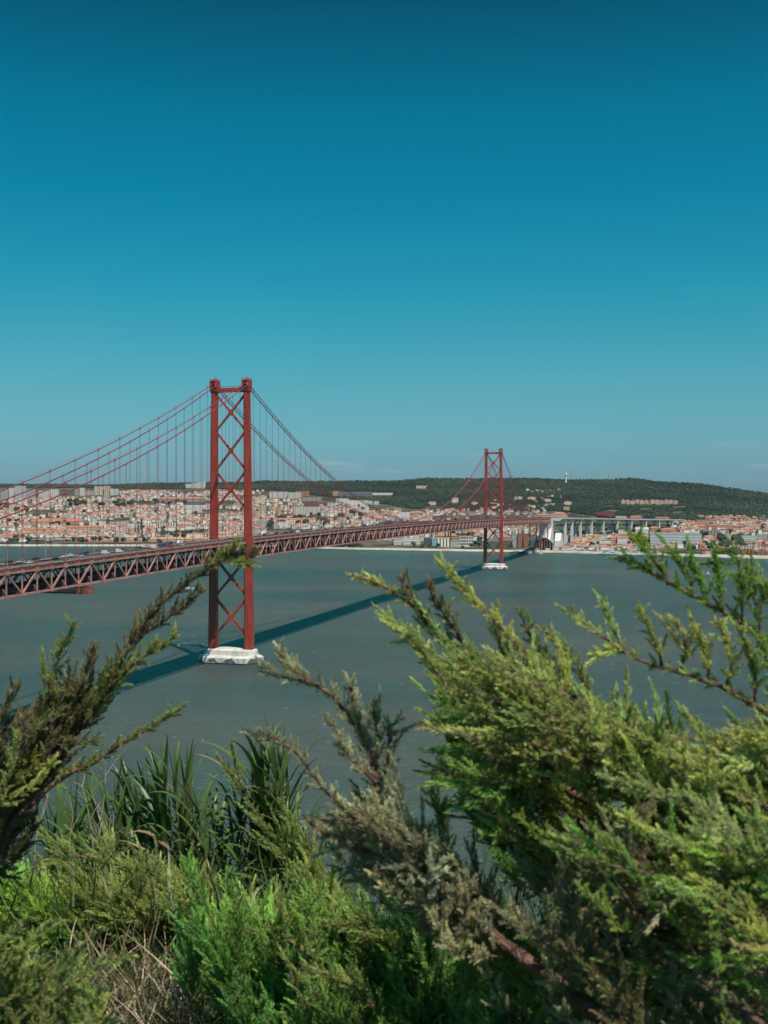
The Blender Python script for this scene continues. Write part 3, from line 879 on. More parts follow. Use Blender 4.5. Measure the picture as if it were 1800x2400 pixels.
def land(px0, px1, yt, yb, wall, roof, rc, label, short=None, depth=18, cat='building', name='building', wmat='facade', rz=None, win=None, rhf=None, Y=None):
    pc = (px0 + px1) / 2
    g = ground_hit(pc, yb) if Y is None else None
    if g is None:
        Yv = Y or float(shore_depth(pc)) + 60; g = ((pc - 900) / F * Yv, Yv, float(terrain((pc - 900) / F * Yv, Yv)))
    X, Yv, z = g
    w = (px1 - px0) / F * Yv; top = H - (yt - 1172) * Yv / F; hh = max(3.0, top - z)
    rh = 0
    if roof != 'flat': rh = min(hh * .42, (rhf or .22) * min(w, depth)); 
    else: rh = 1.2
    face = math.atan2(-X, Yv) * .6 if rz is None else rz
    wc = WALLC.get(wall, wall) if isinstance(wall, str) else wall
    rcc = ROOFC.get(rc, rc) if isinstance(rc, str) else rc
    ex = None
    if win: ex = lambda o, w_, d_, h_: windows_row(o, w_, d_, h_, *win)
    o = put_building(name, cat, (X, Yv + depth / 2, z), w, depth, hh - rh, face, wc, roof, rcc, label, wmat, rh, extras=ex)
    OCC.append((px0 - 2, px1 + 2, yt, yb + 1))
    if short: LM.append((pc, (yt + yb) / 2, short))
    return o
def c8(x0, x1, y0, y1): return (x0 * .2893, x1 * .2893, 1090 + y0 * .2893, 1090 + y1 * .2893)
def c5(x0, x1, y0, y1): return (600 + x0 * .2411, 600 + x1 * .2411, 1090 + y0 * .2411, 1090 + y1 * .2411)
def c6(x0, x1, y0, y1): return (950 + x0 * .2411, 950 + x1 * .2411, 1030 + y0 * .2411, 1030 + y1 * .2411)
def c7(x0, x1, y0, y1): return (1250 + x0 * .3315, 1250 + x1 * .3315, 1080 + y0 * .3315, 1080 + y1 * .3315)

TB = dict(cat='tower block', name='tower_block', depth=24)
land(*c8(0, 60, 200, 285), 'grey', 'flat', 'pale', 'grey tower block at the left edge of the photo behind the bridge cables', 'the far left tower block', wmat='facade_band', **TB)
land(*c8(66, 112, 184, 280), 'white', 'flat', 'pale', 'narrow white tower block second from the left edge, behind the cables', None, wmat='facade_band', **TB)
land(*c8(116, 200, 168, 282), (.60, .60, .58), 'flat', 'pale', 'tallest pale grey tower block of the cluster behind the rising cables', 'the tallest pale tower block', wmat='facade_band', **TB)
land(*c8(205, 282, 196, 282), 'grey', 'flat', 'pale', 'broad grey tower block just right of the tallest pale one', None, wmat='facade_band', **TB)
land(*c8(310, 390, 206, 270), 'rose', 'flat', 'pale', 'rose grey tower block in the gap between the two cable pairs', None, wmat='facade', **TB)
land(*c8(393, 470, 196, 262), 'white', 'flat', 'pale', 'bright white tower block with blue side behind the lowest cable', 'the bright white tower block', wmat='facade_strip', **TB)
land(*c8(598, 640, 192, 248), 'grey', 'flat', 'pale', 'slim grey tower block left of a white one on the ridge', None, wmat='facade_band', **TB)
land(*c8(640, 682, 184, 248), 'white', 'flat', 'pale', 'slim white tower block touching a grey one below the ridge', None, wmat='facade_band', **TB)
land(*c8(684, 758, 208, 244), 'rose', 'flat', 'pale', 'low rose apartment slab left of the brown striped block', None, wmat='facade_band', cat='apartment block', name='apartment_block', depth=18)
land(*c8(760, 838, 172, 244), (.72, .63, .46), 'flat', 'pale', 'cream tower block with vertical brown stripes, left half of the striped pair', 'the striped cream tower block', wmat='facade_strip', **TB)
land(*c8(838, 890, 169, 244), (.66, .50, .36), 'flat', 'pale', 'brown striped tower block, right half of the striped pair', None, wmat='facade_strip', **TB)
land(*c8(892, 955, 192, 244), 'white', 'flat', 'pale', 'white tower block standing just right of the brown striped pair', None, wmat='facade_band', **TB)
for i, (a, b_, t) in enumerate(((1500, 1548, 152), (1550, 1596, 146), (1598, 1636, 140), (1640, 1662, 137))):
    land(*c8(a, b_, t, 186), 'white', 'flat', 'pale', '%s white apartment tower from the left on the crest beside the near bridge tower' % ordinal(i), 'the white towers on the crest' if i == 1 else None, wmat='facade_band', **TB)
land(*c8(1280, 1660, 256, 303), (.56, .50, .45), 'hip', 'terracotta', 'long pale palace with rows of windows left of the near bridge tower', 'the long palace', depth=40, cat='palace', name='palace', wmat='facade_fine', win=(34, 2, 3.0, 4.2, 3.0))
land(*c8(1272, 1292, 240, 300), 'cream', 'hip', 'terracotta', 'square cream corner tower at the left end of the palace', None, depth=9, cat='tower', name='palace_tower', wmat='wall')
land(*c8(250, 640, 438, 486), 'tan' if False else (.50, .33, .24), 'gable', 'orange', 'long low barracks with a wide orange roof and brown walls', 'the brown barracks', depth=34, wmat='facade_fine', win=(24, 1, 2.0, 2.2, 1.0))
land(*c8(330, 640, 430, 446), 'rose', 'gable', 'orange', 'second long orange roofed barracks standing behind the brown one', None, depth=20)
land(*c8(530, 822, 490, 530), 'white', 'gable', 'orange', 'long white school with orange roof above the white gallery', 'the long white school', depth=24, win=(26, 2, 2.4, 2.2, .8))
land(*c8(195, 480, 512, 540), (.55, .30, .2), 'gable', 'orange', 'sprawling bright orange roof hall low on the left shore', 'the orange roof hall', depth=44, cat='hall', name='hall', wmat='wall')
for i, (a, b_, t, bt) in enumerate(((440, 640, 594, 616), (642, 900, 596, 622), (902, 1190, 592, 624), (1192, 1460, 584, 622), (1462, 1680, 586, 618))):
    land(*c8(a, b_, t, bt), (.50, .32, .22), 'gable', 'tan', '%s long orange roofed ropeworks hall from the left behind the shore road' % ordinal(i), 'the ropeworks halls' if i == 2 else None, depth=26, cat='hall', name='hall', wmat='wall', rhf=.34)
for i, (a, b_) in enumerate(((228, 362), (428, 562))):
    land(*c8(a, b_, 600, 622), (.10, .10, .11), 'flat', 'pale', ('%s dark rowing grandstand with a pale roof on the left promenade' % ('left', 'right')[i]), 'the grandstands' if i == 0 else None, depth=14, cat='grandstand', name='grandstand', wmat='facade_band')
land(*c8(1030, 1225, 472, 512), 'white', 'flat', 'pale', 'white balconied apartment block in the middle of the left town', 'the white balconied block', wmat='facade', cat='apartment block', name='apartment_block')
land(*c8(1270, 1425, 466, 520), 'cream', 'flat', 'pale', 'cream apartment block with dark vertical bays right of the white balconied block', 'the cream bay block', wmat='facade_strip', cat='apartment block', name='apartment_block')
land(*c8(720, 850, 452, 490), 'white', 'flat', 'pale', 'white stepped apartment block above the long white school', None, wmat='facade', cat='apartment block', name='apartment_block')
land(*c8(880, 1010, 462, 496), 'cream', 'flat', 'pale', 'cream apartment block between the school and the white balconied block', None, wmat='facade_band', cat='apartment block', name='apartment_block')
land(*c8(1475, 1660, 322, 358), 'white', 'flat', 'pale', 'white apartment rows with grey windows under the palace', None, wmat='facade', cat='apartment block', name='apartment_block')
# between the towers, above the deck
land(*c5(130, 305, 258, 322), 'white', 'flat', 'pale', 'long white institute with grey window bands just right of the near tower', 'the white institute', depth=26, wmat='facade_band')
land(*c5(306, 438, 264, 326), (.64, .62, .58), 'flat', 'pale', 'pale wing with square windows right of the white institute', None, depth=26, wmat='facade')
land(*c5(380, 516, 250, 304), (.46, .23, .15), 'flat', 'rust', 'brick red block rising behind the pale wing of the institute', None, depth=24, wmat='facade_strip')
land(*c5(450, 640, 312, 350), (.42, .36, .30), 'flat', 'tan', 'brown low block below the institute, above the dark red block', None, depth=20)
land(*c5(745, 800, 250, 300), (.48, .28, .16), 'flat', 'rust', 'ochre brick block at the left end of the long grey campus hall', None, depth=24, wmat='wall')
land(*c5(800, 1130, 262, 300), (.17, .20, .25), 'flat', 'pale', 'long dark blue grey campus hall under the forest ridge', 'the campus hall', depth=28, wmat='facade_band')
land(*c5(1132, 1330, 268, 292), 'white', 'flat', 'pale', 'low white wing trailing right from the dark campus hall', None, depth=20)
land(*c5(470, 690, 362, 402), (.17, .075, .075), 'flat', 'rust', 'dark red and charcoal office block between the cables', 'the dark red block', depth=24, wmat='facade_strip')
land(*c5(695, 780, 368, 410), 'cream', 'flat', 'pale', 'cream square block right of the dark red one', None, depth=18)
land(*c5(775, 900, 322, 378), 'white', 'flat', 'pale', 'white terraced apartments behind the inclined cable', 'the white terraces', depth=18, cat='apartment block', name='apartment_block', wmat='facade')
land(*c5(900, 1085, 340, 405), 'white', 'flat', 'pale', 'second tier of white terraced apartments stepping down to the right', None, depth=18, cat='apartment block', name='apartment_block', wmat='facade')
land(*c5(1072, 1132, 345, 384), (.50, .66, .58), 'flat', 'pale', 'left mint green apartment block at the forest edge', None, depth=16, cat='apartment block', name='apartment_block')
land(*c5(1146, 1195, 348, 386), (.50, .66, .58), 'flat', 'pale', 'right mint green apartment block at the forest edge', 'the mint blocks', depth=16, cat='apartment block', name='apartment_block')
land(*c5(365, 620, 406, 484), (.66, .62, .54), 'flat', 'pale', 'wide cream apartment block with balconies above the factory', 'the wide cream block', depth=22, cat='apartment block', name='apartment_block')
land(*c5(200, 242, 405, 476), 'ochre', 'flat', 'pale', 'slim yellow apartment tower left of the wide cream block', None, depth=14, cat='apartment block', name='apartment_block')
land(*c5(22, 100, 388, 460), (.55, .45, .30), 'flat', 'pale', 'tan apartment block just right of the near bridge tower', None, depth=16, cat='apartment block', name='apartment_block')
land(*c5(170, 772, 514, 562), 'white', 'gable', 'orange', 'very long white factory wall with an orange roof above the bridge deck', 'the white factory', depth=26, cat='factory', name='factory', wmat='wall', rhf=.3)
land(*c5(300, 400, 470, 545), 'white', 'gable', 'orange', 'gabled white factory hall with orange roof behind the long factory', None, depth=50, cat='factory', name='factory', wmat='wall')
land(*c5(1470, 1652, 446, 492), (.70, .62, .5), 'hip', 'orange', 'big pale manor with a broad orange hip roof left of the far tower', 'the manor', depth=40, wmat='facade_fine', win=(14, 2, 2.4, 3.0, 2.0))
land(*c5(1390, 1498, 456, 520), 'white', 'flat', 'pale', 'white modern villa block left of the manor', None, depth=18)
# waterfront under the deck
land(*c5(1340, 1600, 712, 775), 'white', 'flat', 'pale', 'low white terminal with a dark window band on the shore under the deck', 'the white terminal', depth=30, wmat='facade_band')
land(*c6(-20, 145, 985, 1030), 'white', 'flat', 'pale', 'white waterfront shed left of the dark glass office', None, depth=24, wmat='facade_band')
land(*c6(180, 256, 952, 1028), (.10, .11, .13), 'flat', 'grey', 'dark glass office on the waterfront under the deck', 'the dark glass office', depth=20, wmat='facade_band')
land(*c6(262, 308, 962, 1035), (.25, .52, .62), 'flat', 'pale', 'small sky blue house beside the dark glass office', None, depth=14, cat='house', name='house')
land(*c6(293, 515, 915, 985), (.62, .45, .22), 'hip', 'orange', 'yellow terrace with a long orange roof under the deck', 'the yellow terrace', depth=24, win=(18, 2, 2.0, 2.2, 2.0))
land(*c6(308, 440, 955, 1046), 'white', 'flat', 'pale', 'white colonnaded hall in front of the yellow terrace', None, depth=20, wmat='facade_strip')
land(*c6(440, 522, 985, 1046), (.5, .49, .47), 'flat', 'grey', 'grey low hall right of the white colonnaded hall', None, depth=18)
land(*c6(524, 662, 938, 1046), (.74, .71, .66), 'flat', 'orange', 'white power station front with tall windows left of the far tower', 'the white power station', depth=34, wmat='facade', win=(9, 3, 3.0, 4.5, 3.0))
land(*c6(935, 1036, 932, 985), (.55, .30, .24), 'hip', 'orange', 'salmon block with orange roof right of the far tower', None, depth=20)
land(*c6(1036, 1096, 925, 1050), (.36, .38, .40), 'flat', 'grey', 'grey blank end of the brick waterfront block', None, depth=26, wmat='wall')
land(*c6(1097, 1198, 918, 1050), (.38, .16, .085), 'flat', 'rust', 'brick orange waterfront block with square windows right of the far tower', 'the brick waterfront block', depth=24, wmat='facade')
land(*c6(800, 930, 985, 1040), (.14, .16, .17), 'flat', 'grey', 'dark low waterfront office seen through the far tower legs', None, depth=18, wmat='facade_band')
land(*c6(1250, 1420, 722, 756), (.62, .42, .34), 'hip', 'orange', 'long orange roofed convent wing right of the far tower above the truss', 'the convent', depth=26)
land(*c6(1425, 1580, 705, 756), (.66, .46, .37), 'hip', 'orange', 'domed orange roofed convent block above the anchorage', None, depth=34, rhf=.32)
# right part of the shore
land(*c7(840, 1034, 512, 592), (.70, .72, .72), 'flat', 'pale', 'left of two wide white office blocks with blue glass bands', 'the two banded offices', depth=44, cat='office block', name='office_block', wmat='facade_band')
land(*c7(1036, 1200, 512, 592), (.70, .72, .72), 'flat', 'pale', 'right of two wide white office blocks with blue glass bands', None, depth=44, cat='office block', name='office_block', wmat='facade_band')
land(*c7(730, 820, 470, 520), 'white', 'gable', 'pale', 'white church-like hall with a pale roof above the marina', 'the pale hall', depth=26)
land(*c7(822, 905, 464, 505), (.60, .35, .26), 'hip', 'orange', 'orange roofed block with tall white pilasters right of the pale hall', None, depth=22, wmat='facade_strip')
land(*c7(905, 1020, 474, 504), (.6, .33, .22), 'hip', 'orange', 'low orange roofed block left of the banded offices', None, depth=24)
land(*c7(1210, 1316, 492, 536), (.38, .36, .33), 'flat', 'tan', 'grey brown office block right of the banded offices', None, depth=24, wmat='facade_strip')
land(*c7(1160, 1252, 416, 452), (.60, .34, .27), 'flat', 'orange', 'upper salmon apartment block under the wooded hill', 'the salmon blocks', depth=20, cat='apartment block', name='apartment_block')
land(*c7(1155, 1232, 453, 480), (.60, .24, .22), 'hip', 'orange', 'coral pink apartment block below the upper salmon one', None, depth=18, cat='apartment block', name='apartment_block')
land(*c7(1246, 1326, 446, 482), (.58, .26, .20), 'hip', 'orange', 'coral apartment block with orange roof, second in the row', None, depth=18, cat='apartment block', name='apartment_block')
land(*c7(1340, 1420, 446, 484), (.60, .33, .22), 'hip', 'orange', 'salmon apartment block with orange roof, third in the row', None, depth=18, cat='apartment block', name='apartment_block')
land(*c7(1312, 1420, 524, 572), 'white', 'flat', 'pale', 'white balconied slab above the container yard trees', None, depth=18, cat='apartment block', name='apartment_block', wmat='facade_band')
land(*c7(1480, 1582, 530, 584), 'white', 'flat', 'pale', 'white balconied slab behind the port house', 'the white balconied slabs', depth=18, cat='apartment block', name='apartment_block', wmat='facade_band')
land(*c7(1586, 1660, 520, 575), (.6, .6, .58), 'flat', 'pale', 'pale balconied slab at the right edge of the photo', None, depth=18, cat='apartment block', name='apartment_block', wmat='facade_band')
land(*c7(1475, 1552, 600, 634), (.66, .62, .52), 'flat', 'pale', 'square cream port house with three windows behind the containers', 'the port house', depth=20, win=(4, 2, 2.6, 2.6, 1.0), wmat='wall')
land(*c7(1210, 1290, 640, 664), (.52, .45, .38), 'flat', 'tan', 'low tan port shed left of the containers', None, depth=20, wmat='wall')
land(*c7(1625, 1645, 385, 440), (.25, .22, .2), 'flat', 'grey', 'slim dark tower at the right edge below the hill', None, depth=10, cat='tower', name='tower_block')
land(*c7(474, 552, 546, 588), (.7, .66, .58), 'gable', 'pale', 'white gabled boathouse between viaduct and marina', None, depth=26, cat='boathouse', name='boathouse', wmat='wall')
land(*c7(604, 680, 488, 520), 'white', 'flat', 'pale', 'white terraced block behind the viaduct columns', None, depth=20)
land(*c7(600, 690, 530, 586), 'white', 'gable', 'terracotta', 'big white house with terracotta roof by the marina', None, depth=26)
land(*c7(430, 572, 364, 384), (.30, .04, .055), 'flat', (.30, .04, .055), 'long burgundy hoarding above the viaduct', 'the burgundy hoarding', depth=4, cat='hoarding', name='hoarding', wmat='wall')
land(*c7(580, 660, 390, 406), (.66, .6, .48), 'flat', 'pale', 'low cream block right of the burgundy hoarding', None, depth=14)
land(*c7(686, 770, 388, 410), (.6, .34, .24), 'hip', 'orange', 'orange roofed terrace above the viaduct deck', None, depth=16)
land(*c7(864, 968, 397, 412), (.62, .4, .3), 'hip', 'orange', 'low orange roofed terrace above the end of the viaduct', None, depth=16)
for i in range(12):
    x0 = 624 + i * 33 + (8 if i > 5 else 0)
    land(*c7(x0, x0 + 29, 272 + (i % 3) * 3, 303 + (i * 7) % 5), (.66, .44, .36) if i % 2 else (.70, .52, .42), 'hip', 'orange', '%s salmon row house from the left in the terrace on the wooded hill' % ordinal(i),
         'the hill terrace' if i == 6 else None, depth=14, cat='row house', name='row_house', rhf=.3)
for x0, x1, y0, y1, lab, wl, rf in ((223, 300, 602, 636, 'cream villa with a flat roof among the trees left of the far tower', 'cream', 'hip'), (452, 515, 562, 614, 'white villa with a turret in the woods left of the far tower', 'white', 'hip'),
        (644, 708, 604, 634, 'white villa with a bright orange roof close left of the far tower', 'white', 'hip'), (106, 215, 448, 474, 'rose farmhouse high on the wooded hill left of the far tower', 'rose', 'gable'),
        (1060, 1090, 548, 590, 'grey gabled house in the woods right of the far tower', 'grey', 'gable'), (1096, 1142, 550, 580, 'white house beside the grey gabled one in the woods', 'white', 'hip'),
        (1190, 1272, 556, 584, 'cream row of joined houses in the woods right of the far tower', 'cream', 'hip'), (1545, 1620, 600, 632, 'cream orange roofed villa on the bare slope below the radio tower', 'cream', 'hip'),
        (1540, 1600, 652, 690, 'tan villa on the slope below the orange roofed one', 'ochre', 'flat'), (1340, 1420, 575, 606, 'white and orange cottage row in the woods above the convent', 'white', 'hip')):
    land(*c6(x0, x1, y0, y1), wl, rf, 'orange', lab, None, depth=14, cat='villa', name='villa')

# arched pavilion by the shore bent
def make_pavilion():
    x0, x1, yt, yb = c6(1232, 1452, 950, 1045)
    Y = 2268.0; pc = (x0 + x1) / 2; X = (pc - 900) / F * Y; z = 4.0
    w = (x1 - x0) / F * Y; h = H - (yt - 1172) * Y / F - z
    o = empty('arched_pavilion', (X, Y + 20, z)); tag(o, 'pale grey pavilion under one sweeping arched roof beside the shore bent', 'pavilion')
    sh = MB(); secs = []
    for k in range(15):
        a = k / 14; x = -w / 2 + w * a; zz = h * (1 - (2 * a - 1) ** 2 * .62)
        secs.append([(x, -22, zz), (x, 18, zz), (x, 18, zz - 1.2), (x, -22, zz - 1.2)])
    sh.loft(secs); sh.build('roof', M['pale_steel'], o)
    gl = MB(); secs = []
    for k in range(15):
        a = .05 + .9 * k / 14; x = -w / 2 + w * a; zz = h * (1 - (2 * a - 1) ** 2 * .62) - 1.3
        secs.append([(x, -15, zz), (x, -14, zz), (x, -14, 0), (x, -15, 0)])
    gl.loft(secs); gl.build('glass_front', M['glass'], o)
    for k in range(8):
        a = .08 + .84 * k / 7; x = -w / 2 + w * a; zz = h * (1 - (2 * a - 1) ** 2 * .62) - 1.2
        cm = MB(); cm.beam((x, -20, 0), (x, -20, zz), .8); cm.build('column', M['pale_steel'], o)
make_pavilion()
OCC.append((1240, 1340, 1255, 1285))

# ---------------------------------------------------------------- scatter of ordinary houses
REG = [  # px range, row range, number, spread of heights
    (0, 300, 1186, 1260, 560, (5, 9)), (280, 620, 1184, 1264, 860, (5, 11)), (0, 560, 1262, 1270, 90, (5, 8)),
    (260, 620, 1152, 1174, 300, (5, 9)), (0, 300, 1168, 1186, 220, (6, 12)), (560, 860, 1174, 1240, 430, (5, 11)),
    (840, 1010, 1200, 1224, 110, (5, 10)), (860, 1270, 1226, 1268, 520, (6, 12)), (1010, 1300, 1196, 1208, 60, (5, 8)),
    (1300, 1800, 1224, 1262, 480, (5, 10)), (1300, 1800, 1262, 1290, 260, (4, 8)), (1640, 1800, 1214, 1226, 70, (5, 9)),
    (1220, 1330, 1150, 1172, 14, (5, 8)), (1130, 1330, 1172, 1196, 18, (5, 8)),
]
def occupied(px, row):
    for a, b_, t, bt in OCC:
        if a < px < b_ and t < row < bt + 2: return True
    return False
OCC.append((1300, 1575, 1214, 1256))
cand = []; grid = {}
for (xa, xb, ya, yb_, n, hr) in REG:
    for _ in range(n):
        for attempt in range(6):
            px = U(xa, xb); row = U(ya, yb_)
            if occupied(px, row): continue
            g = ground_hit(px, row)
            if not g: continue
            X, Y, z = g; key = (int(X // 10.5), int(Y // 12))
            if any((key[0] + i, key[1] + j) in grid for i in (-1, 0, 1) for j in (-1, 0, 1) if abs(i) + abs(j) < 2): continue
            # leave green gaps between the quarters
            if math.sin(X * .023 + Y * .017) + math.sin(Y * .021 - X * .013 + 2) > 1.25: continue
            if math.sin(X * .011 + 1.2) * math.sin(Y * .009 + .6) > .66: continue
            grid[key] = 1
            w = U(7, 13); d = U(7, 10); h = U(*hr) * random.choice((.8, 1, 1, 1.15))
            if random.random() < .18: w *= U(1.5, 2.4)
            if random.random() < .035 and hr[1] >= 11 and px < 870: w, d, h = U(16, 30), 12, U(12, 18)
            cand.append((X, Y, z, w, d, h, px, row)); break
cand.sort(key=lambda c: -(c[3] * c[5]) / c[1] ** 2)
def style():
    wn_ = random.choices(['white', 'cream', 'rose', 'grey', 'pink', 'ochre'], [58, 18, 10, 8, 5, 1])[0]
    k = random.random()
    if k < .74: rf, rn = random.choice(['hip', 'gable', 'gable']), random.choice(['orange', 'orange', 'terracotta', 'tan'])
    elif k < .81: rf, rn = 'gable', 'rust'
    else: rf, rn = 'flat', random.choice(['pale', 'pale', 'grey'])
    return wn_, rf, rn
def jit(c, a=.08): 
    f = 1 + U(-a * 1.5, a * 1.5)
    return tuple(max(.01, min(.85, v * f * (1 + U(-a, a) * .5))) for v in c)
used = {}
MW = MB(); MR = MB()
for i, (X, Y, z, w, d, h, px, row) in enumerate(cand):
    wn_, rf, rn = style()
    if h >= 12 and d == 12: rf, rn, wn_ = 'flat', 'pale', random.choice(('white', 'white', 'cream', 'grey'))
    wc = jit(WALLC[wn_]); rc = jit(ROOFC[rn], .14)
    rz = random.choice([0, 0, math.pi / 2]) + U(-.35, .35) - math.atan2(X, Y)
    if i < 300:
        size = 'tall' if h > 10 else 'long' if w > 16 else 'small' if w * h < 90 else 'square' if w < 11 else 'broad'
        lm = min(LM, key=lambda l: (l[0] - px) ** 2 + ((l[1] - row) * 2.2) ** 2)
        dx, dy = px - lm[0], (row - lm[1]) * 2.2
        rel = ('right of' if dx > 0 else 'left of') if abs(dx) > abs(dy) else ('in front of' if dy > 0 else 'above')
        base = '%s %s %s with %s %s roof' % (size, wn_, 'block' if d == 12 else 'house', rn, rf)
        lab = '%s, %s %s' % (base, rel, lm[2])
        k = used.get(lab, 0); used[lab] = k + 1
        if k: lab = '%s, %s %s %s' % (base, ordinal(k), rel, lm[2])
        kn = ('apartment_block', 'apartment block') if d == 12 else ('house', 'house')
        o = put_building(kn[0], kn[1], (X, Y, z), w, d, h, rz, wc, rf, rc, lab, 'facade' if h > 10.5 else 'wall', group='houses of the town on the far shore')
    else:
        cr, sr = math.cos(rz), math.sin(rz)
        tmp = MB(); tmp.box((0, 0, (h - 5) / 2), (w, d, h + 5)); tr = MB(); roof_geo(tr, w, d, h + .02, rf, min(w, d) * U(.22, .34))
        for src, dst, c in ((tmp, MW, wc), (tr, MR, rc)):
            dst.cur = c
            dst.add([(X + x * cr - y * sr, Y + x * sr + y * cr, z + zz) for x, y, zz in src.v], src.f)
o = MW.build('distant_houses', M['wall'], fixn=False)
tag(o, 'dense mass of small pale houses with orange roofs across the far shore', 'houses', kind='stuff')
MR.build('roofs', M['roof'], o, fixn=False)['kind'] = 'stuff'
print('houses', len(cand))

# ================================================================ TREES OF THE FAR SHORE
def ico(sub, seed, jitter=.28):
    bm = bmesh.new(); bmesh.ops.create_icosphere(bm, subdivisions=sub, radius=1.0)
    r = np.random.default_rng(seed)
    V = np.array([v.co[:] for v in bm.verts]); T = np.array([[v.index for v in f.verts] for f in bm.faces])
    bm.free()
    V = V * (1 + r.uniform(-jitter, jitter, (len(V), 1)))
    return V, T
ICO1 = [ico(1, s) for s in range(6)]
ICO2 = [ico(2, s + 20, .2) for s in range(5)]
GREENS = np.array([(.034, .050, .028), (.046, .064, .034), (.040, .058, .038), (.064, .076, .042), (.030, .042, .026), (.052, .070, .048)])

def woodland():
    Vs = []; Ts = []; Cs = []; nb = 0
    r = np.random.default_rng(5)
    def low(px):   # lowest picture row of the closed forest
        return np.interp(px, [0, 280, 480, 640, 860, 1000, 1150, 1300, 1420, 1600, 1800], [1143, 1145, 1146, 1150, 1176, 1196, 1198, 1198, 1214, 1222, 1226])
    pts = []
    for _ in range(64000):
        px = r.uniform(-60, 1860); hi = 1118; lo_ = low(px)
        row = hi + (lo_ - hi) * r.random()
        pts.append((px, row))
    for px, row in pts:
        if occupied(px, row - 1): continue
        # bare earth patches on the right hand slope
        if 1390 < px < 1630 and 1184 < row < 1212 and math.sin(px * .08) + math.sin(row * .5 + px * .03) > .75: continue
        if 990 < px < 1260 and 1187 < row < 1196 and math.sin(px * .05 + 1) > .3: continue
        g = ground_hit(px, row)
        if not g: continue
        X, Y, z = g
        X += r.uniform(-8, 8); Y += r.uniform(-8, 8)
        V, T = ICO1[r.integers(6)]
        rad = r.uniform(2.2, 5.4) * (1.25 if r.random() < .12 else 1); a = r.uniform(0, 6.28)
        R = np.array([[math.cos(a), -math.sin(a), 0], [math.sin(a), math.cos(a), 0], [0, 0, 1]])
        W = (V * (rad, rad, rad * r.uniform(.75, 1.15))) @ R.T + (X, Y, z + rad * .55)
        Vs.append(W); Ts.append(T + nb); nb += len(V)
        pt = math.sin(X * .009 + 2 * math.sin(Y * .004)) * math.sin(Y * .007 + 1.5 * math.sin(X * .005 + 1)) 
        c = GREENS[r.integers(6)] * r.uniform(.65, 1.2) * (.80 + .28 * pt); c = c * ((1.18, 1.0, .85) if pt > .45 else (1, 1, 1))
        Cs.append(np.tile(c, (len(V), 1)))
    o = mesh_np('woodland', np.vstack(Vs), np.vstack(Ts), M['tree_far'], color=np.vstack(Cs))
    tag(o, 'dark green wooded hill filling the skyline behind the far shore', 'woodland', kind='stuff')
    print('woodland', len(Vs))
woodland()

def far_tree(px, row, rad, label, group, tall=1.0, hue=None):
    g = ground_hit(px, row)
    if not g: return
    X, Y, z = g; r = random
    o = empty('tree', (X, Y, z)); tag(o, label, 'tree', group)
    tm = MB(); tm.tube([(0, 0, -1), (0.1, 0, rad * .7), (.2, .1, rad * 1.2 * tall)], [rad * .09, rad * .07, rad * .04], 5); 
    tk = tm.build('trunk', M['bark'], o, fixn=False)
    Vs = []; Ts = []; Cs = []; nb = 0
    c0 = np.array(hue) if hue else GREENS[r.randrange(6)]
    for k in range(7 if tall < 1.6 else 6):
        V, T = ICO2[r.randrange(5)]
        if tall < 1.6:
            c = np.array((U(-.55, .55) * rad, U(-.55, .55) * rad, rad * (1.0 + U(-.3, .5)) * tall)); q = rad * U(.38, .66)
            W = V * (q, q, q * .85) + c
        else:
            zz = rad * (.5 + k * .55 * tall); q = rad * (.62 - k * .085)
            W = V * (q, q, rad * .5 * tall) + (U(-.1, .1) * rad, 0, zz)
        Vs.append(W); Ts.append(T + nb); nb += len(V); Cs.append(np.tile(c0 * U(.75, 1.3), (len(V), 1)))
    mesh_np('crown', np.vstack(Vs), np.vstack(Ts), M['tree_far'], o, color=np.vstack(Cs))

GR = 'trees along the far shore'
TL = {}
def trees(n, x0, x1, y0, y1, r0, r1, where, tall=1.0, even=False, kind='round dark'):
    xs = sorted(U(x0, x1) if not even else x0 + (x1 - x0) * (i + .5 + U(-.25, .25)) / n for i in range(n))
    for i, px in enumerate(xs):
        far_tree(px, U(y0, y1), U(r0, r1), '%s tree %s, %s from the left' % (kind, where, ordinal(i)), GR, tall)
trees(14, 164, 392, 1268, 1272, 5, 8, 'before the ropeworks halls', even=True)
trees(8, 20, 74, 1264, 1272, 6, 9, 'on the left shore by the grandstands')
trees(20, 158, 316, 1180, 1191, 8, 13, 'below the striped tower block')
trees(12, 366, 440, 1180, 1186, 7, 11, 'in the park under the palace')
trees(9, 0, 66, 1188, 1202, 7, 11, 'above the brown barracks')
trees(8, 110, 160, 1226, 1240, 6, 9, 'beside the brown barracks')
trees(6, 0, 50, 1226, 1238, 6, 9, 'at the left edge of the lower town')
trees(5, 312, 334, 1246, 1262, 4, 5, 'among the left town houses', 2.6, kind='slim cypress')
trees(10, 390, 480, 1248, 1262, 6, 9, 'above the ropeworks halls')
trees(18, 612, 800, 1220, 1240, 7, 12, 'around the white factory above the deck')
trees(8, 770, 850, 1208, 1228, 7, 11, 'between the factory and the manor')
trees(15, 960, 1250, 1281, 1286, 4, 6, 'on the promenade by the far tower', even=True)
trees(8, 1035, 1110, 1252, 1268, 6, 9, 'behind the power station')
trees(7, 1112, 1126, 1262, 1280, 5, 8, 'beside the power station')
trees(6, 1040, 1060, 1268, 1281, 3.2, 4.2, 'in front of the white colonnaded hall', 2.4, kind='slim cypress')
trees(9, 1195, 1238, 1268, 1284, 3.4, 4.6, 'in front of the brick waterfront block', 2.4, kind='slim cypress')
trees(12, 784, 850, 1281, 1286, 4, 6, 'on the quay left of the white terminal', even=True)
trees(12, 1692, 1740, 1270, 1288, 8, 12, 'above the container yard')
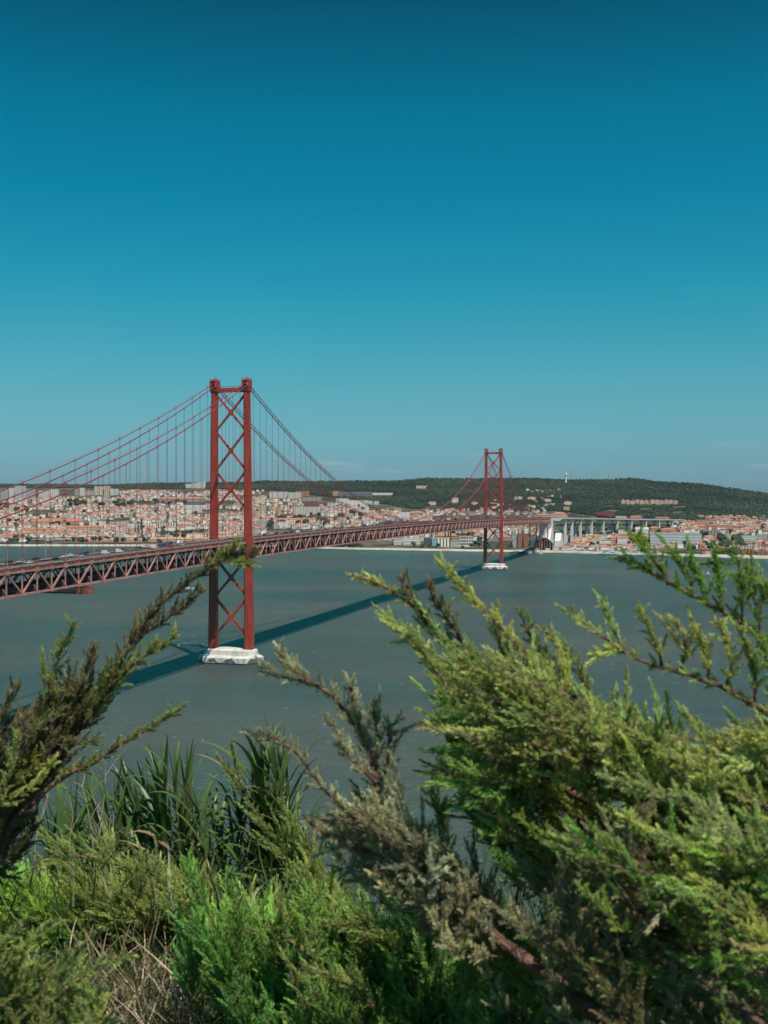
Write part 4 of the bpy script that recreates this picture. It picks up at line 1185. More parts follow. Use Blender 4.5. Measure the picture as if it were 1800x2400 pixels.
trees(10, 1605, 1680, 1280, 1292, 5, 8, 'along the container yard road')
trees(24, 1310, 1570, 1236, 1262, 5, 9, 'between the viaduct columns')
trees(7, 1460, 1520, 1268, 1280, 5, 8, 'beside the marina houses')
trees(16, 0, 420, 1268, 1276, 3.5, 5.5, 'along the left shore road')
trees(26, 60, 560, 1200, 1250, 4, 7, 'among the left town houses')
trees(20, 560, 860, 1184, 1222, 4.5, 7.5, 'in the middle town')
trees(18, 1300, 1800, 1232, 1286, 4, 7, 'in the right town')
trees(8, 1540, 1800, 1226, 1262, 5, 9, 'among the right orange roofs')

# ================================================================ RADIO TOWER AND MASTS
def radio_tower():
    g = ground_hit(1326.3, 1133) or ((1326 - 900) / F * 5100, 5100, 200)
    X, Y, z = g; k = Y / F
    o = empty('radio_tower', (X, Y, z)); tag(o, 'slender radio tower with a red and white banded mast on the ridge', 'radio tower')
    m = MB(); m.tube([(0, 0, -6), (0, 0, 15 * k), (0, 0, 24 * k)], [2.6 * k, 1.5 * k, 1.35 * k], 12); m.build('shaft', M['boat_white'], o)
    m = MB(); m.tube([(0, 0, 17 * k), (0, 0, 18.4 * k), (0, 0, 19 * k), (0, 0, 22.5 * k), (0, 0, 23 * k), (0, 0, 26 * k)], [1.4 * k, 2.7 * k, 3.1 * k, 3.1 * k, 2.0 * k, 1.9 * k], 14); m.build('pod', M['concrete'], o)
    for i in range(8):
        m = MB(); z0 = 24 * k + i * 3.0 * k; m.tube([(0, 0, z0), (0, 0, z0 + 3.0 * k)], [max(.35, 1.0 - i * .1) * k] * 2, 8)
        m.build('mast_band', M['mast_red'] if i % 2 == 0 else M['boat_white'], o)
radio_tower()
for i, (px, yt, yb, red) in enumerate(((1004, 1105, 1131, 0), (1220.5, 1100, 1121, 0), (1339, 1098, 1124, 0), (1387.6, 1100.5, 1125, 0), (1401, 1101, 1126, 0), (1426, 1105, 1126, 0), (1451.6, 1116, 1127, 1), (1482, 1119, 1128, 1))):
    Y = 5350.0; base = P(px, yb + 6, Y); h = (yb + 6 - yt) / F * Y
    o = empty('antenna_mast', base); tag(o, ('%s thin %s antenna mast from the left on the ridge skyline' % (ordinal(i), 'red and white' if red else 'grey lattice')), 'antenna mast', 'antenna masts on the ridge')
    m = MB(); w = 1.1
    for sx, sy in ((-1, -1), (1, -1), (0, 1)): m.beam((sx * w, sy * w, 0), (sx * .25, sy * .25, h), .5)
    nst = int(h / 4)
    for q in range(nst):
        a = 1 - q / nst; a2 = 1 - (q + 1) / nst
        m.beam((-w * a, -w * a, q * 4), (w * a2, -w * a2, q * 4 + 4), .3); m.beam((w * a, -w * a, q * 4), (0, w * a2, q * 4 + 4), .3)
    m.build('lattice', M['mast_red'] if red else M['lamp_grey'], o)
    m = MB(); m.tube([(0, 0, h), (0, 0, h + 5)], .3, 5); m.build('aerial', M['lamp_grey'], o)

# ================================================================ VEHICLES AND LAMPS ON THE DECK
PAINT = {}
def paint(name, c, r=.3):
    m, nt, b = new_mat(name + '_car_paint'); 
    nz = N(nt, 'ShaderNodeTexNoise'); nz.inputs['Scale'].default_value = 1.5
    mr = N(nt, 'ShaderNodeMix', data_type='RGBA'); mr.inputs[6].default_value = (*c, 1); mr.inputs[7].default_value = (*[v * .85 for v in c], 1)
    nt.links.new(nz.outputs[0], mr.inputs[0]); nt.links.new(mr.outputs[2], b.inputs['Base Color'])
    b.inputs['Roughness'].default_value = r; b.inputs['Coat Weight'].default_value = .5
    PAINT[name] = m
for n_, c in (('white', (.75, .75, .74)), ('silver', (.45, .46, .47)), ('black', (.02, .02, .022)), ('grey', (.16, .165, .17)), ('blue', (.03, .06, .16)), ('red', (.40, .03, .03)), ('yellow', (.62, .40, .05)), ('maroon', (.14, .02, .025))):
    paint(n_, c)
def vehicle_proto(kind):
    o = empty(kind)
    if kind == 'car':
        prof = [(-2.2, .35), (2.2, .35), (2.25, .75), (1.25, .92), (.55, 1.42), (-1.1, 1.45), (-1.95, .98), (-2.25, .9)]; w = .88; gl = [(1.12, .95), (.5, 1.36), (-1.05, 1.39), (-1.8, 1.0)]; wh = (1.35, -1.35); wr = .32
    elif kind == 'van':
        prof = [(-2.6, .4), (2.5, .4), (2.55, 1.0), (1.9, 1.25), (1.35, 2.05), (-2.5, 2.15), (-2.6, 1.9)]; w = .98; gl = [(1.85, 1.27), (1.35, 1.95), (.1, 1.98), (.1, 1.3)]; wh = (1.65, -1.6); wr = .36
    elif kind == 'bus':
        prof = [(-6, .45), (5.9, .45), (6, 1.2), (5.8, 3.0), (5.5, 3.2), (-5.9, 3.2), (-6, 3.0)]; w = 1.25; gl = [(5.85, 1.4), (5.7, 2.7), (-5.6, 2.7), (-5.6, 1.4)]; wh = (3.9, -3.2); wr = .5
    else:
        prof = [(-4.2, 1.0), (2.1, 1.0), (2.1, .6), (4.2, .6), (4.3, 1.6), (4.0, 2.7), (2.2, 2.8), (2.15, 3.5), (-4.2, 3.5)]; w = 1.22; gl = [(4.2, 1.65), (3.95, 2.55), (2.7, 2.6), (2.7, 1.7)]; wh = (3.2, -1.8); wr = .5
    b = MB(); z_mid = max(p[1] for p in prof)
    b.loft([[(x, sg * w * (1.0 if z < z_mid * .66 else .86 if kind == 'car' else .97), z) for x, z in prof] for sg in (-1, 1)])
    b.build('body', PAINT['white'], o)
    for sg in (-1, 1):
        g = MB(); g.loft([[(x, sg * (w * (.93 if kind == 'car' else .985) + .03) * (1 if t else .98) + sg * .02 * t, z) for x, z in gl] for t in (0, 1)])
        g.build('window', M['glass'], o)
        for x in wh:
            q = MB(); q.tube([(x, sg * (w - .2), wr), (x, sg * (w + .02), wr)], wr, 12); q.build('wheel', M['tyre'], o)
    if kind == 'car':
        for x0, x1, z0, z1 in ((1.22, .6, .96, 1.4), (-1.92, -1.2, 1.03, 1.44)):
            g = MB(); g.add([(x0, -.7, z0 + .03), (x0, .7, z0 + .03), (x1, .66, z1 + .03), (x1, -.66, z1 + .03)], [(0, 1, 2, 3)]); g.build('windscreen', M['glass'], o)
    return o
VP = {k: vehicle_proto(k) for k in ('car', 'van', 'bus', 'truck')}
firstuse = dict.fromkeys(VP, True)
def deck_hit(px, row):
    best = None
    for Y in np.arange(430, 1950, 2.0):
        p = P(px, row, Y); q = p - T1; s = q.x * UB.x + q.y * UB.y; n = q.x * NB.x + q.y * NB.y
        e = abs(p.z - (zb(s) + ZD))
        if best is None or e < best[0]: best = (e, s, n)
    return best[1], best[2]
placed = []
def add_vehicle(kind, colr, s, n):
    n = max(-9.2, min(9.2, n)); lane = min((-7.9, -4.9, -1.9, 1.9, 4.9, 7.9), key=lambda v: abs(v - n))
    for (s_, l_) in placed:
        if l_ == lane and abs(s_ - s) < 7: s += 8
    placed.append((s, lane)); VEH.append((kind, colr, s, lane))
VEH = []
c2 = [(62, 740, 'car', 'black'), (185, 733, 'car', 'silver'), (258, 742, 'car', 'white'), (322, 713, 'car', 'black'), (465, 713, 'car', 'black'), (562, 688, 'car', 'white'), (585, 677, 'car', 'white'), (545, 709, 'car', 'grey'),
      (710, 685, 'car', 'silver'), (745, 677, 'car', 'black'), (742, 662, 'car', 'blue'), (930, 662, 'van', 'white'), (975, 654, 'van', 'white'), (1050, 628, 'car', 'maroon'), (1180, 628, 'car', 'grey'), (1218, 621, 'car', 'black'),
      (1260, 603, 'car', 'white'), (1335, 612, 'van', 'white'), (1390, 597, 'van', 'blue'), (1405, 588, 'car', 'black'), (1442, 580, 'van', 'blue'), (1465, 600, 'car', 'red'), (1570, 570, 'van', 'white'), (1552, 583, 'car', 'silver')]
for x, y, k, c in c2: add_vehicle(k, c, *deck_hit(x * .27125, 1120 + y * .27125))
c5v = [(95, 684, 'car', 'blue'), (120, 672, 'car', 'white'), (185, 672, 'car', 'black'), (278, 667, 'car', 'black'), (340, 658, 'van', 'blue'), (395, 660, 'van', 'white'), (460, 645, 'car', 'grey'), (520, 632, 'truck', 'white'), (560, 640, 'car', 'white'),
       (665, 625, 'car', 'white'), (715, 622, 'car', 'silver'), (850, 612, 'car', 'blue'), (925, 600, 'bus', 'yellow'), (995, 603, 'car', 'white'), (1095, 590, 'van', 'white'), (1140, 585, 'car', 'white'), (1245, 577, 'car', 'blue')]
for x, y, k, c in c5v: add_vehicle(k, c, *deck_hit(600 + x * .2411, 1090 + y * .2411))
for k in range(46):
    s = U(430, 1560) if k > 8 else U(150, 430)
    add_vehicle(random.choices(['car', 'van', 'truck', 'bus'], [70, 18, 9, 3])[0], random.choice(['white', 'white', 'black', 'grey', 'silver', 'blue', 'red', 'white']), s, random.choice((-7.9, -4.9, -1.9, 1.9, 4.9, 7.9)))
VEH.sort(key=lambda v: v[2])
cnt = {}
for kind, colr, s, n in VEH:
    if firstuse[kind]: o = VP[kind]; firstuse[kind] = False
    else: o = copy_tree(VP[kind])
    o.location = B(s, n, zb(s) + ZD + .02)
    slope = (zb(s + 5) - zb(s - 5)) / 10
    o.rotation_euler = (0, -slope if n > 0 else slope, math.atan2(UB.y, UB.x) + (0 if n > 0 else math.pi))
    for ch in o.children:
        if ch.name.startswith('body'):
            ch.material_slots[0].link = 'OBJECT'; ch.material_slots[0].material = PAINT[colr]
    zone = 'left of the near tower' if s < 0 else 'just past the near tower' if s < 300 else 'on the middle of the main span' if s < 700 else 'approaching the far tower' if s < SPAN else 'beyond the far tower'
    side = 'near lanes' if n > 0 else 'far lanes'
    key = (kind, colr, zone, side); i = cnt.get(key, 0); cnt[key] = i + 1
    tag(o, '%s %s %s, %s, %s from left' % (colr, kind, zone, side, ordinal(i)), kind, 'vehicles on the bridge road')
for k, v in firstuse.items():
    if v: add = VP[k]; add.location = B(900, 4.9, zb(900) + ZD); tag(add, 'white %s near the far tower' % k, k)

def lamp_proto():
    o = empty('street_lamp')
    m = MB(); m.tube([(0, 0, 0), (0, 0, 8.0), (-.25, 0, 9.2), (-1.0, 0, 9.9), (-2.2, 0, 10.1)], [.16, .12, .1, .09, .08], 6); m.build('post', M['lamp_grey'], o)
    m = MB(); m.box((-2.5, 0, 10.05), (.9, .35, .22)); m.build('lamp_head', M['lamp_grey'], o)
    return o
lp = lamp_proto(); first = True; idx = {-1: 0, 1: 0}
for k in range(-9, 36):
    for sg in (-1, 1):
        s = k * 46 + (12 if sg > 0 else 30)
        if s < S0 or s > S1: continue
        if abs(s) < 6 or abs(s - SPAN) < 6: continue
        p = B(s, sg * 11.35, zb(s) + ZD)
        px = 900 + p.x / p.y * F
        if px < -5: continue
        o = lp if first else copy_tree(lp); first = False
        o.location = p; o.rotation_euler = (0, 0, math.atan2(NB.y, NB.x) + (0 if sg > 0 else math.pi))
        tag(o, 'curved grey street lamp on the %s bridge edge, %s from the left' % ('near' if sg > 0 else 'far', ordinal(idx[sg])), 'street lamp', 'street lamps along the bridge'); idx[sg] += 1

# maintenance gantry slung under the truss
def gantry():
    s0 = -200; z1 = zb(s0) - .7
    o = empty('maintenance_gantry', B(s0, 0, z1)); tag(o, 'orange red lattice maintenance gantry hanging crosswise under the bridge truss', 'gantry')
    org = Vector(o.location); m = MB()
    for ds in (-2.2, 2.2):
        for dz in (-1.0, -4.0): m.beam(B(s0 + ds, -12.5, z1 + dz), B(s0 + ds, 13.2, z1 + dz), .35)
        for k in range(17):
            n0 = -12.5 + k * 1.6; 
            m.beam(B(s0 + ds, n0, z1 - 4), B(s0 + ds, n0 + .8, z1 - 1), .2); m.beam(B(s0 + ds, n0 + .8, z1 - 1), B(s0 + ds, n0 + 1.6, z1 - 4), .2)
            m.beam(B(s0 + ds, n0, z1 - 4), B(s0 + ds, n0, z1 - 1), .16)
    for k in range(17): m.beam(B(s0 - 2.2, -12.5 + k * 1.6, z1 - 4), B(s0 + 2.2, -12.5 + k * 1.6, z1 - 4), .25)
    x = m.build('lattice', M['gantry_red'], o); x.location = -org
    m = MB(); m.loft([[B(s0 + a, n, z1 - 3.9) for a in (-2.1, 2.1)] + [B(s0 + a, n, z1 - 3.7) for a in (2.1, -2.1)] for n in (-12.4, 13.1)]); x = m.build('walkway', M['dark_steel'], o); x.location = -org
    for n in (-10.6, 10.6):
        m = MB(); m.beam(B(s0, n, z1 - 1), B(s0, n, z1 + .5), .6); x = m.build('hanger_arm', M['gantry_red'], o); x.location = -org
gantry()

# ================================================================ BOATS
def boat(name, X, Y, L, rz, label, cat, mast=False, wake=False, hullm='boat_white', cabin=True, z=0.0):
    o = empty(name, (X, Y, z), rz); tag(o, label, cat)
    m = MB(); secs = []
    for t in np.linspace(0, 1, 8):
        x = -L / 2 + L * t; b_ = L * .15 * (1 - max(0, t - .45) ** 2 * 3.2); b_ = max(b_, .02 * L); sh = L * .075 + L * .05 * t * t
        secs.append([(x, -b_ * .55, -L * .03), (x, -b_, sh), (x, b_, sh), (x, b_ * .55, -L * .03)])
    m.loft(secs); m.build('hull', M[hullm], o)
    if cabin:
        m = MB(); m.loft([[(x, y * L * .1, z0) for x, y in ((-L * .25, -1), (L * (.16 - d), -.8), (L * (.16 - d), .8), (-L * .25, 1))] for z0, d in ((L * .08, 0), (L * .19, .08))]); c = m.build('cabin', M['boat_white'], o)
        m = MB(); m.loft([[(x, y * L * .102, z0) for x, y in ((-L * .22, -1), (L * .118, -.85), (L * .118, .85), (-L * .22, 1))] for z0 in (L * .12, L * .165)], cap=False); m.build('window', M['glass'], c)
    if mast:
        m = MB(); m.tube([(.05 * L, 0, L * .08), (.05 * L, 0, L * 1.15)], L * .012, 5); m.tube([(.05 * L, 0, L * .2), (-.38 * L, 0, L * .18)], L * .014, 5); m.build('mast', M['pale_steel'], o)
    return o
p = P(443, 1381, 1320); boat('motor_boat', p.x, 1320, 13, .15, 'white motor boat on the open water left of the near tower', 'boat')
p = P(1658, 1347, 1575)
o = boat('sailing_boat', p.x, 1575, 9, 2.6, 'tiny white sailing boat on the open water at the right', 'boat', cabin=False)
m = MB(); m.tube([(0.4, 0, .7), (.4, 0, 9)], .12, 5); m.build('mast', M['pale_steel'], o)
m = MB(); m.loft([[(0.3, y, 1.5), (-3.3, y, 1.6), (.35, y, 5.6)] for y in (-.04, .04)]); m.build('sail', M['boat_white'], o)
i = 0
for (px, L, lab) in ((1418, 26, 'white ferry with a teal stripe moored at the marina mouth'), (1436, 34, 'largest white and teal ferry moored at the marina mouth'), (1516, 38, 'white motor yacht moored on the quay under the banded offices'),
                     (1546, 20, 'small red hulled workboat beside the quay'), (1408, 14, 'small white launch left of the ferries'), (1562, 16, 'small white launch right of the red workboat')):
    Y = float(shore_depth(px)) - 12; boat('boat', (px - 900) / F * Y, Y, L, U(-.15, .15), lab, 'boat', hullm='mast_red' if 'red hull' in lab or 'red work' in lab else 'boat_white')
for k in range(22):
    px = 1345 + k * 10.4 + U(-3, 3); Y = float(shore_depth(px)) + 22 + U(0, 30); g = float(terrain((px - 900) / F * Y, Y))
    boat('sailing_boat', (px - 900) / F * Y, Y, U(10, 14), U(-.4, .4), 'white sailing boat with bare mast laid up in the marina, %s from the left' % ordinal(k), 'boat', mast=True, z=max(g, 3.3) + .5)
# dark pontoon beside the shore bent
p = P(1212, 1297, 2215)
o = boat('barge', p.x, 2215, 30, .1, 'dark barge moored at the quay in the bridge shadow', 'barge', hullm='dark_steel', cabin=True)

# ================================================================ CONTAINER YARD
CC = {'red': (.36, .06, .04), 'blue': (.04, .13, .24), 'teal': (.03, .24, .30), 'rust': (.30, .10, .05), 'orange': (.48, .16, .05), 'maroon': (.18, .04, .045), 'grey': (.28, .30, .31)}
def container(X, Y, z, rz, colr, label, L=12.2):
    m = MB(); m.cur = CC[colr]; w = 2.44; h = 2.6
    m.box((0, 0, h / 2), (L - .16, w - .16, h - .12))
    for k in range(int(L / .8)):
        x = -L / 2 + .5 + k * .8
        for sg in (-1, 1): m.box((x, sg * (w / 2 - .05), h / 2), (.4, .08, h - .3))
    for sx in (-1, 1):
        for sy in (-1, 1): m.box((sx * (L / 2 - .09), sy * (w / 2 - .09), h / 2), (.18, .18, h))
    o = m.build('shipping_container', M['container'], None, loc=(X, Y, z), rz=rz, fixn=False)
    tag(o, label, 'container', 'stacked shipping containers on the quay')
    d = MB(); d.cur = tuple(v * .8 for v in CC[colr])
    d.box((L / 2 + .02, 0, h / 2), (.1, w - .4, h - .4)); d.build('door', M['container'], o, fixn=False)
ci = 0
stacks = [(1682, 4, ['maroon', 'red', 'red', 'rust']), (1690, 4, ['blue', 'maroon', 'red', 'red']), (1698.5, 4, ['red', 'maroon', 'maroon', 'rust']), (1708, 5, ['blue', 'blue', 'teal', 'blue', 'grey']), (1716, 5, ['blue', 'teal', 'blue', 'blue', 'blue']),
          (1724, 5, ['teal', 'teal', 'maroon', 'maroon', 'red']), (1732, 5, ['blue', 'teal', 'red', 'maroon', 'rust']), (1741, 4, ['rust', 'red', 'rust', 'orange']), (1749, 4, ['orange', 'rust', 'orange', 'red']), (1757, 4, ['rust', 'orange', 'orange', 'rust']),
          (1765, 4, ['orange', 'red', 'rust', 'orange']), (1774, 3, ['blue', 'maroon', 'grey']), (1671, 2, ['grey', 'blue'])]
stacks.sort()
for si, (px, n, cols) in enumerate(stacks):
    Y = float(shore_depth(px)) + 72; X = (px - 900) / F * Y; 
    for k in range(n):
        where = 'bottom' if k == 0 else 'topmost' if k == n - 1 else ordinal(k) + ' up'
        container(X + U(-.2, .2), Y, float(terrain(X, Y)) + .6 + k * 2.62 * 1.35 if False else float(terrain(X, Y)) + .3 + k * 2.62, U(-.02, .02), cols[k], '%s shipping container, %s in the %s stack from left' % (cols[k], where, ordinal(si)), 6.1)
def crane(px, h, label, boom):
    Y = float(shore_depth(px)) + 30; X = (px - 900) / F * Y
    o = empty('harbour_crane', (X, Y, 3.2)); tag(o, label, 'crane')
    m = MB()
    for sx in (-1, 1):
        for sy in (-1, 1): m.beam((sx * 4, sy * 4, 0), (sx * 2.6, sy * 2.6, h * .55), .9)
        m.beam((sx * 4, -4, h * .2), (sx * 4, 4, h * .2), .6); m.beam((-4, sx * 4, h * .28), (4, sx * 4, h * .28), .6)
    m.build('portal', M['gantry_red'], o)
    m = MB(); m.box((0, 0, h * .62), (5, 5, h * .16)); m.build('cab', M['mast_red'], o)
    m = MB(); e = Vector((boom[0], boom[1], h * 1.0))
    m.beam((0, -1, h * .68), e, .7); m.beam((0, 1, h * .68), e, .7); m.beam((0, 0, h * .68), (0, 0, h * .95), .6); m.beam((0, 0, h * .95), e, .25)
    m.build('boom', M['gantry_red'], o)
crane(1648, 24, 'red harbour crane with a short boom standing left of the containers', (-8, -4))
crane(1790, 40, 'tall red lattice harbour crane at the right edge of the photo', (9, -3))

# ================================================================ FOREGROUND PLANTS
def D(x, y, d): return P(x * 1.085, y * 1.085, d)     # coordinates of the 1659-wide view, at depth d

def plume_template(seed, n_shoot=30, n_sub=3):
    """feathery tip of scale-leaved conifer: axis along +z, unit length"""
    r = np.random.default_rng(seed)
    V = []; T = []; C = []
    bend = r.uniform(-.22, .22)
    def spike(b, d, L, rad, t0, t1):
        """one flat scale-leaved shoot: a narrow kite turned at random about its axis"""
        d = d / np.linalg.norm(d); a = np.cross(d, r.normal(0, 1, 3)); a /= np.linalg.norm(a); i = len(V)
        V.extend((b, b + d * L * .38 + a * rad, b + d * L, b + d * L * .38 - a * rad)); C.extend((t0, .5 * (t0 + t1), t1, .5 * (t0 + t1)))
        T.append((i, i + 1, i + 2)); T.append((i, i + 2, i + 3))
    for i in range(n_shoot):
        t = .02 + .98 * (i / (n_shoot - 1)) ** .95
        b = np.array((bend * t * t, 0, t * .86)); tang = np.array((2 * bend * t, 0, 1.0))
        az = i * 2.399 + r.uniform(-.4, .4); rad = np.array((math.cos(az), math.sin(az) * .75, 0))
        L = (.19 * (1 - t) ** .8 + .07) * r.uniform(.7, 1.3)
        d = tang * 1.0 + rad * (.62 - .38 * t); d /= np.linalg.norm(d)
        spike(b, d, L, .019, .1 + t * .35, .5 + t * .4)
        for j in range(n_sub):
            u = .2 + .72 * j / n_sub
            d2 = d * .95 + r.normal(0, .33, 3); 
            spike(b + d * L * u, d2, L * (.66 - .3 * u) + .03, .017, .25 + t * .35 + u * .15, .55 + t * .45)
    return np.array(V, np.float32), np.array(T, np.int32), np.array(C, np.float32)
TEMPL = [plume_template(40 + k) for k in range(9)]

class Foliage:
    def __init__(self): self.items = [[] for _ in TEMPL]
    def plume(self, p, d, L, pal):
        c = pal['dark']; t = pal['tip']
        if random.random() < pal['pb']: c, t = pal['brown'], tuple(.55 * a + .45 * b_ for a, b_ in zip(pal['brown'], pal['tip']))
        f = U(.75, 1.25); g = U(.8, 1.2)
        self.items[random.randrange(len(TEMPL))].append((tuple(p), tuple(d), L, tuple(v * f for v in c), tuple(v * g for v in t), U(0, 6.28)))
    def count(self): return sum(len(i) for i in self.items)
    def bake(self, name, parent, mat):
        Vs = []; Ts = []; Cs = []; nb = 0
        for (V, T, C), it in zip(TEMPL, self.items):
            if not it: continue
            n = len(it)
            pos = np.array([i[0] for i in it]); z = np.array([i[1] for i in it]); z /= np.linalg.norm(z, axis=1)[:, None]
            L = np.array([i[2] for i in it]); c0 = np.array([i[3] for i in it]); c1 = np.array([i[4] for i in it]); ro = np.array([i[5] for i in it])
            ref = np.where(np.abs(z[:, 2:3]) < .9, np.array([[0, 0, 1.]]), np.array([[1., 0, 0]]))
            x = np.cross(ref, z); x /= np.linalg.norm(x, axis=1)[:, None]; y = np.cross(z, x)
            cr, sr = np.cos(ro)[:, None], np.sin(ro)[:, None]
            x, y = x * cr + y * sr, y * cr - x * sr
            wid = L ** .35 * .088 ** .65           # long plumes stay slim
            W = (V[None, :, 0, None] * x[:, None] + V[None, :, 1, None] * y[:, None]) * wid[:, None, None] + V[None, :, 2, None] * z[:, None] * L[:, None, None] + pos[:, None]
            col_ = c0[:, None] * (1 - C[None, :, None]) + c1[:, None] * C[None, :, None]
            Vs.append(W.reshape(-1, 3)); Cs.append(col_.reshape(-1, 3))
            Ts.append((T[None] + (np.arange(n) * len(V))[:, None, None]).reshape(-1, 3) + nb); nb += n * len(V)
        return mesh_np(name, np.vstack(Vs), np.vstack(Ts), mat, parent, color=np.vstack(Cs))

def catmull(pts, step):
    pts = [Vector(p) for p in pts]
    if len(pts) < 3: pts = [pts[0], pts[0].lerp(pts[-1], .5), pts[-1]]
    out = []
    e = [pts[0] * 2 - pts[1]] + pts + [pts[-1] * 2 - pts[-2]]
    for i in range(1, len(e) - 2):
        a, b_, c, d = e[i - 1:i + 3]; n = max(2, int((c - b_).length / step))
        for k in range(n):
            t = k / n
            out.append(.5 * ((2 * b_) + (c - a) * t + (2 * a - 5 * b_ + 4 * c - d) * t * t + (3 * b_ - a - 3 * c + d) * t ** 3))
    out.append(pts[-1]); return out

def branchlet(fo, wood, p, d, tang, L, pal):
    if L < .075:
        fo.plume(p, d, L * U(1.0, 1.35), pal); return
    sub = []
    bendv = (tang * .5 + Vector((0, 0, .5)) + Vector((U(-.3, .3), U(-.3, .3), U(-.2, .2)))) * .45
    n = max(3, int(L / .03))
    for k in range(n + 1):
        t = k / n; sub.append(p + d * (L * t) + bendv * (L * t * t))
    wood.tube(sub, [.0019 * (1 - .6 * k / n) for k in range(n + 1)], 4, cap=False)
    for k in range(1, n):
        tg = (sub[k + 1] - sub[k - 1]).normalized()
        for _ in range(2 if random.random() < .45 else 1):
            rv = Vector((U(-1, 1), U(-1, 1), U(-.7, 1))); rv -= tg * rv.dot(tg)
            if rv.length < .1: continue
            fo.plume(sub[k], tg * 1.0 + rv.normalized() * .42 + Vector((0, 0, .12)), U(.085, .175) * (1.15 - .4 * k / n), pal)
    fo.plume(sub[-2], (sub[-1] - sub[-3]).normalized(), U(.13, .22), pal)

def branch(parent, pts, r0, r1, L0, L1, pal, gap=.020, start=.04, upb=.25, fan=.8, fo=None, wood=None, name='branch', raw=False, bald=None):
    """one limb: a tapering bark tube that carries side twigs with leafy plumes; returns the wood object"""
    own = fo is None
    if own: fo = Foliage(); wood = MB()
    path = catmull(pts if raw else [D(*q) for q in pts], .03)
    n = len(path)
    jig = [Vector((U(-1, 1), U(-1, 1), U(-1, 1))) * .0022 for _ in path]
    path = [p + j for p, j in zip(path, jig)]
    wood.tube(path, [(r0 + (r1 - r0) * (k / (n - 1)) ** .8) * U(.92, 1.1) for k in range(n)], 7)
    acc = 0; phi = U(0, 6)
    for k in range(1, n - 1):
        acc += (path[k] - path[k - 1]).length; t = k / (n - 1)
        if t < start: acc = 0; continue
        if bald and bald[0] < t < bald[1] and random.random() < .8: continue
        while acc > gap * .56:
            acc -= gap * .56; phi += 2.4 + U(-.5, .5)
            tg = (path[k + 1] - path[k - 1]).normalized()
            a = tg.cross(Vector((0, 0, 1))); a = a.normalized() if a.length > .1 else Vector((1, 0, 0)); b_ = a.cross(tg)
            rad = a * math.cos(phi) + b_ * math.sin(phi)
            d = (tg * U(.7, 1.0) + rad * fan * U(.6, 1.1) + Vector((0, 0, upb))).normalized()
            L = (L0 + (L1 - L0) * t) * U(.45, 1.15)
            branchlet(fo, wood, path[k], d, tg, L, pal)
    tg = (path[-1] - path[-3]).normalized()
    fo.plume(path[-min(4, n)], tg, U(.10, .13), pal); fo.plume(path[-min(5, n)], tg + Vector((U(-.3, .3), 0, .25)), .08, pal)
    if own:
        w = wood.build(name, M['bark'], parent, smooth=True, fixn=False)
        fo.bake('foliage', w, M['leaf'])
        return w

def in_poly(x, y, poly):
    c = False; j = len(poly) - 1
    for i in range(len(poly)):
        xi, yi = poly[i]; xj, yj = poly[j]
        if (yi > y) != (yj > y) and x < (xj - xi) * (y - yi) / (yj - yi) + xi: c = not c
        j = i
    return c
def fill(parent, poly, n, dr, head, spread, length, L, pal, name='branch', hole=None):
    """many shorter limbs through the body of a crown, one part"""
    fo = Foliage(); wood = MB()
    xs = [p[0] for p in poly]; ys = [p[1] for p in poly]
    k = 0; tries = 0
    while k < n:
        x, y = U(min(xs), max(xs)), U(min(ys), max(ys))
        if not in_poly(x, y, poly) or (hole and in_poly(x, y, hole)): continue
        d0 = U(*dr); a = math.atan2(-head[1], head[0]) + random.gauss(0, spread); l = U(*length)
        e = Vector((math.cos(a), U(-.45, .35), math.sin(a))).normalized()
        p1 = D(x, y, d0) + e * (l * .28); p0 = p1 - e * l
        tries += 1
        qx, qy = (900 + F * p0.x / p0.y) / 1.085, (1172 - (p0.z - H) * F / p0.y) / 1.085
        if tries < n * 12 and qx < 1640 and qy < 2190 and not in_poly(qx, qy - 12, poly): continue     # no limb may start in mid-air
        k += 1
        mid = p0.lerp(p1, .5) + Vector((U(-.04, .04), U(-.04, .04), U(-.05, .02)))
        branch(None, [p0, mid, p1], U(.0016, .0026), .0012, L * U(.8, 1.2), L * .6, jitter_pal(pal), gap=.027, start=.0, fo=fo, wood=wood, raw=True)
    w = wood.build(name, M['bark'], parent, smooth=True, fixn=False)
    fo.bake('foliage', w, M['leaf'])
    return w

PAL_L = dict(dark=(.13, .13, .07), tip=(.38, .37, .14), brown=(.19, .15, .105), pb=.40)
PAL_LG = dict(dark=(.17, .22, .055), tip=(.55, .60, .17), brown=(.20, .19, .08), pb=.10)
PAL_R = dict(dark=(.22, .30, .07), tip=(.70, .80, .27), brown=(.36, .33, .20), pb=.18)
PAL_RG = dict(dark=(.12, .25, .045), tip=(.46, .66, .15), brown=(.24, .24, .11), pb=.08)
PAL_RB = dict(dark=(.17, .20, .085), tip=(.52, .52, .27), brown=(.30, .26, .19), pb=.28)
PAL_C = dict(dark=(.27, .29, .17), tip=(.66, .66, .38), brown=(.33, .29, .21), pb=.22)
PAL_D = dict(dark=(.11, .22, .05), tip=(.43, .62, .17), brown=(.22, .22, .10), pb=.10)
PAL_M = dict(dark=(.09, .24, .05), tip=(.40, .68, .18), brown=(.20, .24, .10), pb=.06)
PAL_Y = dict(dark=(.16, .24, .055), tip=(.52, .60, .19), brown=(.20, .20, .08), pb=.12)

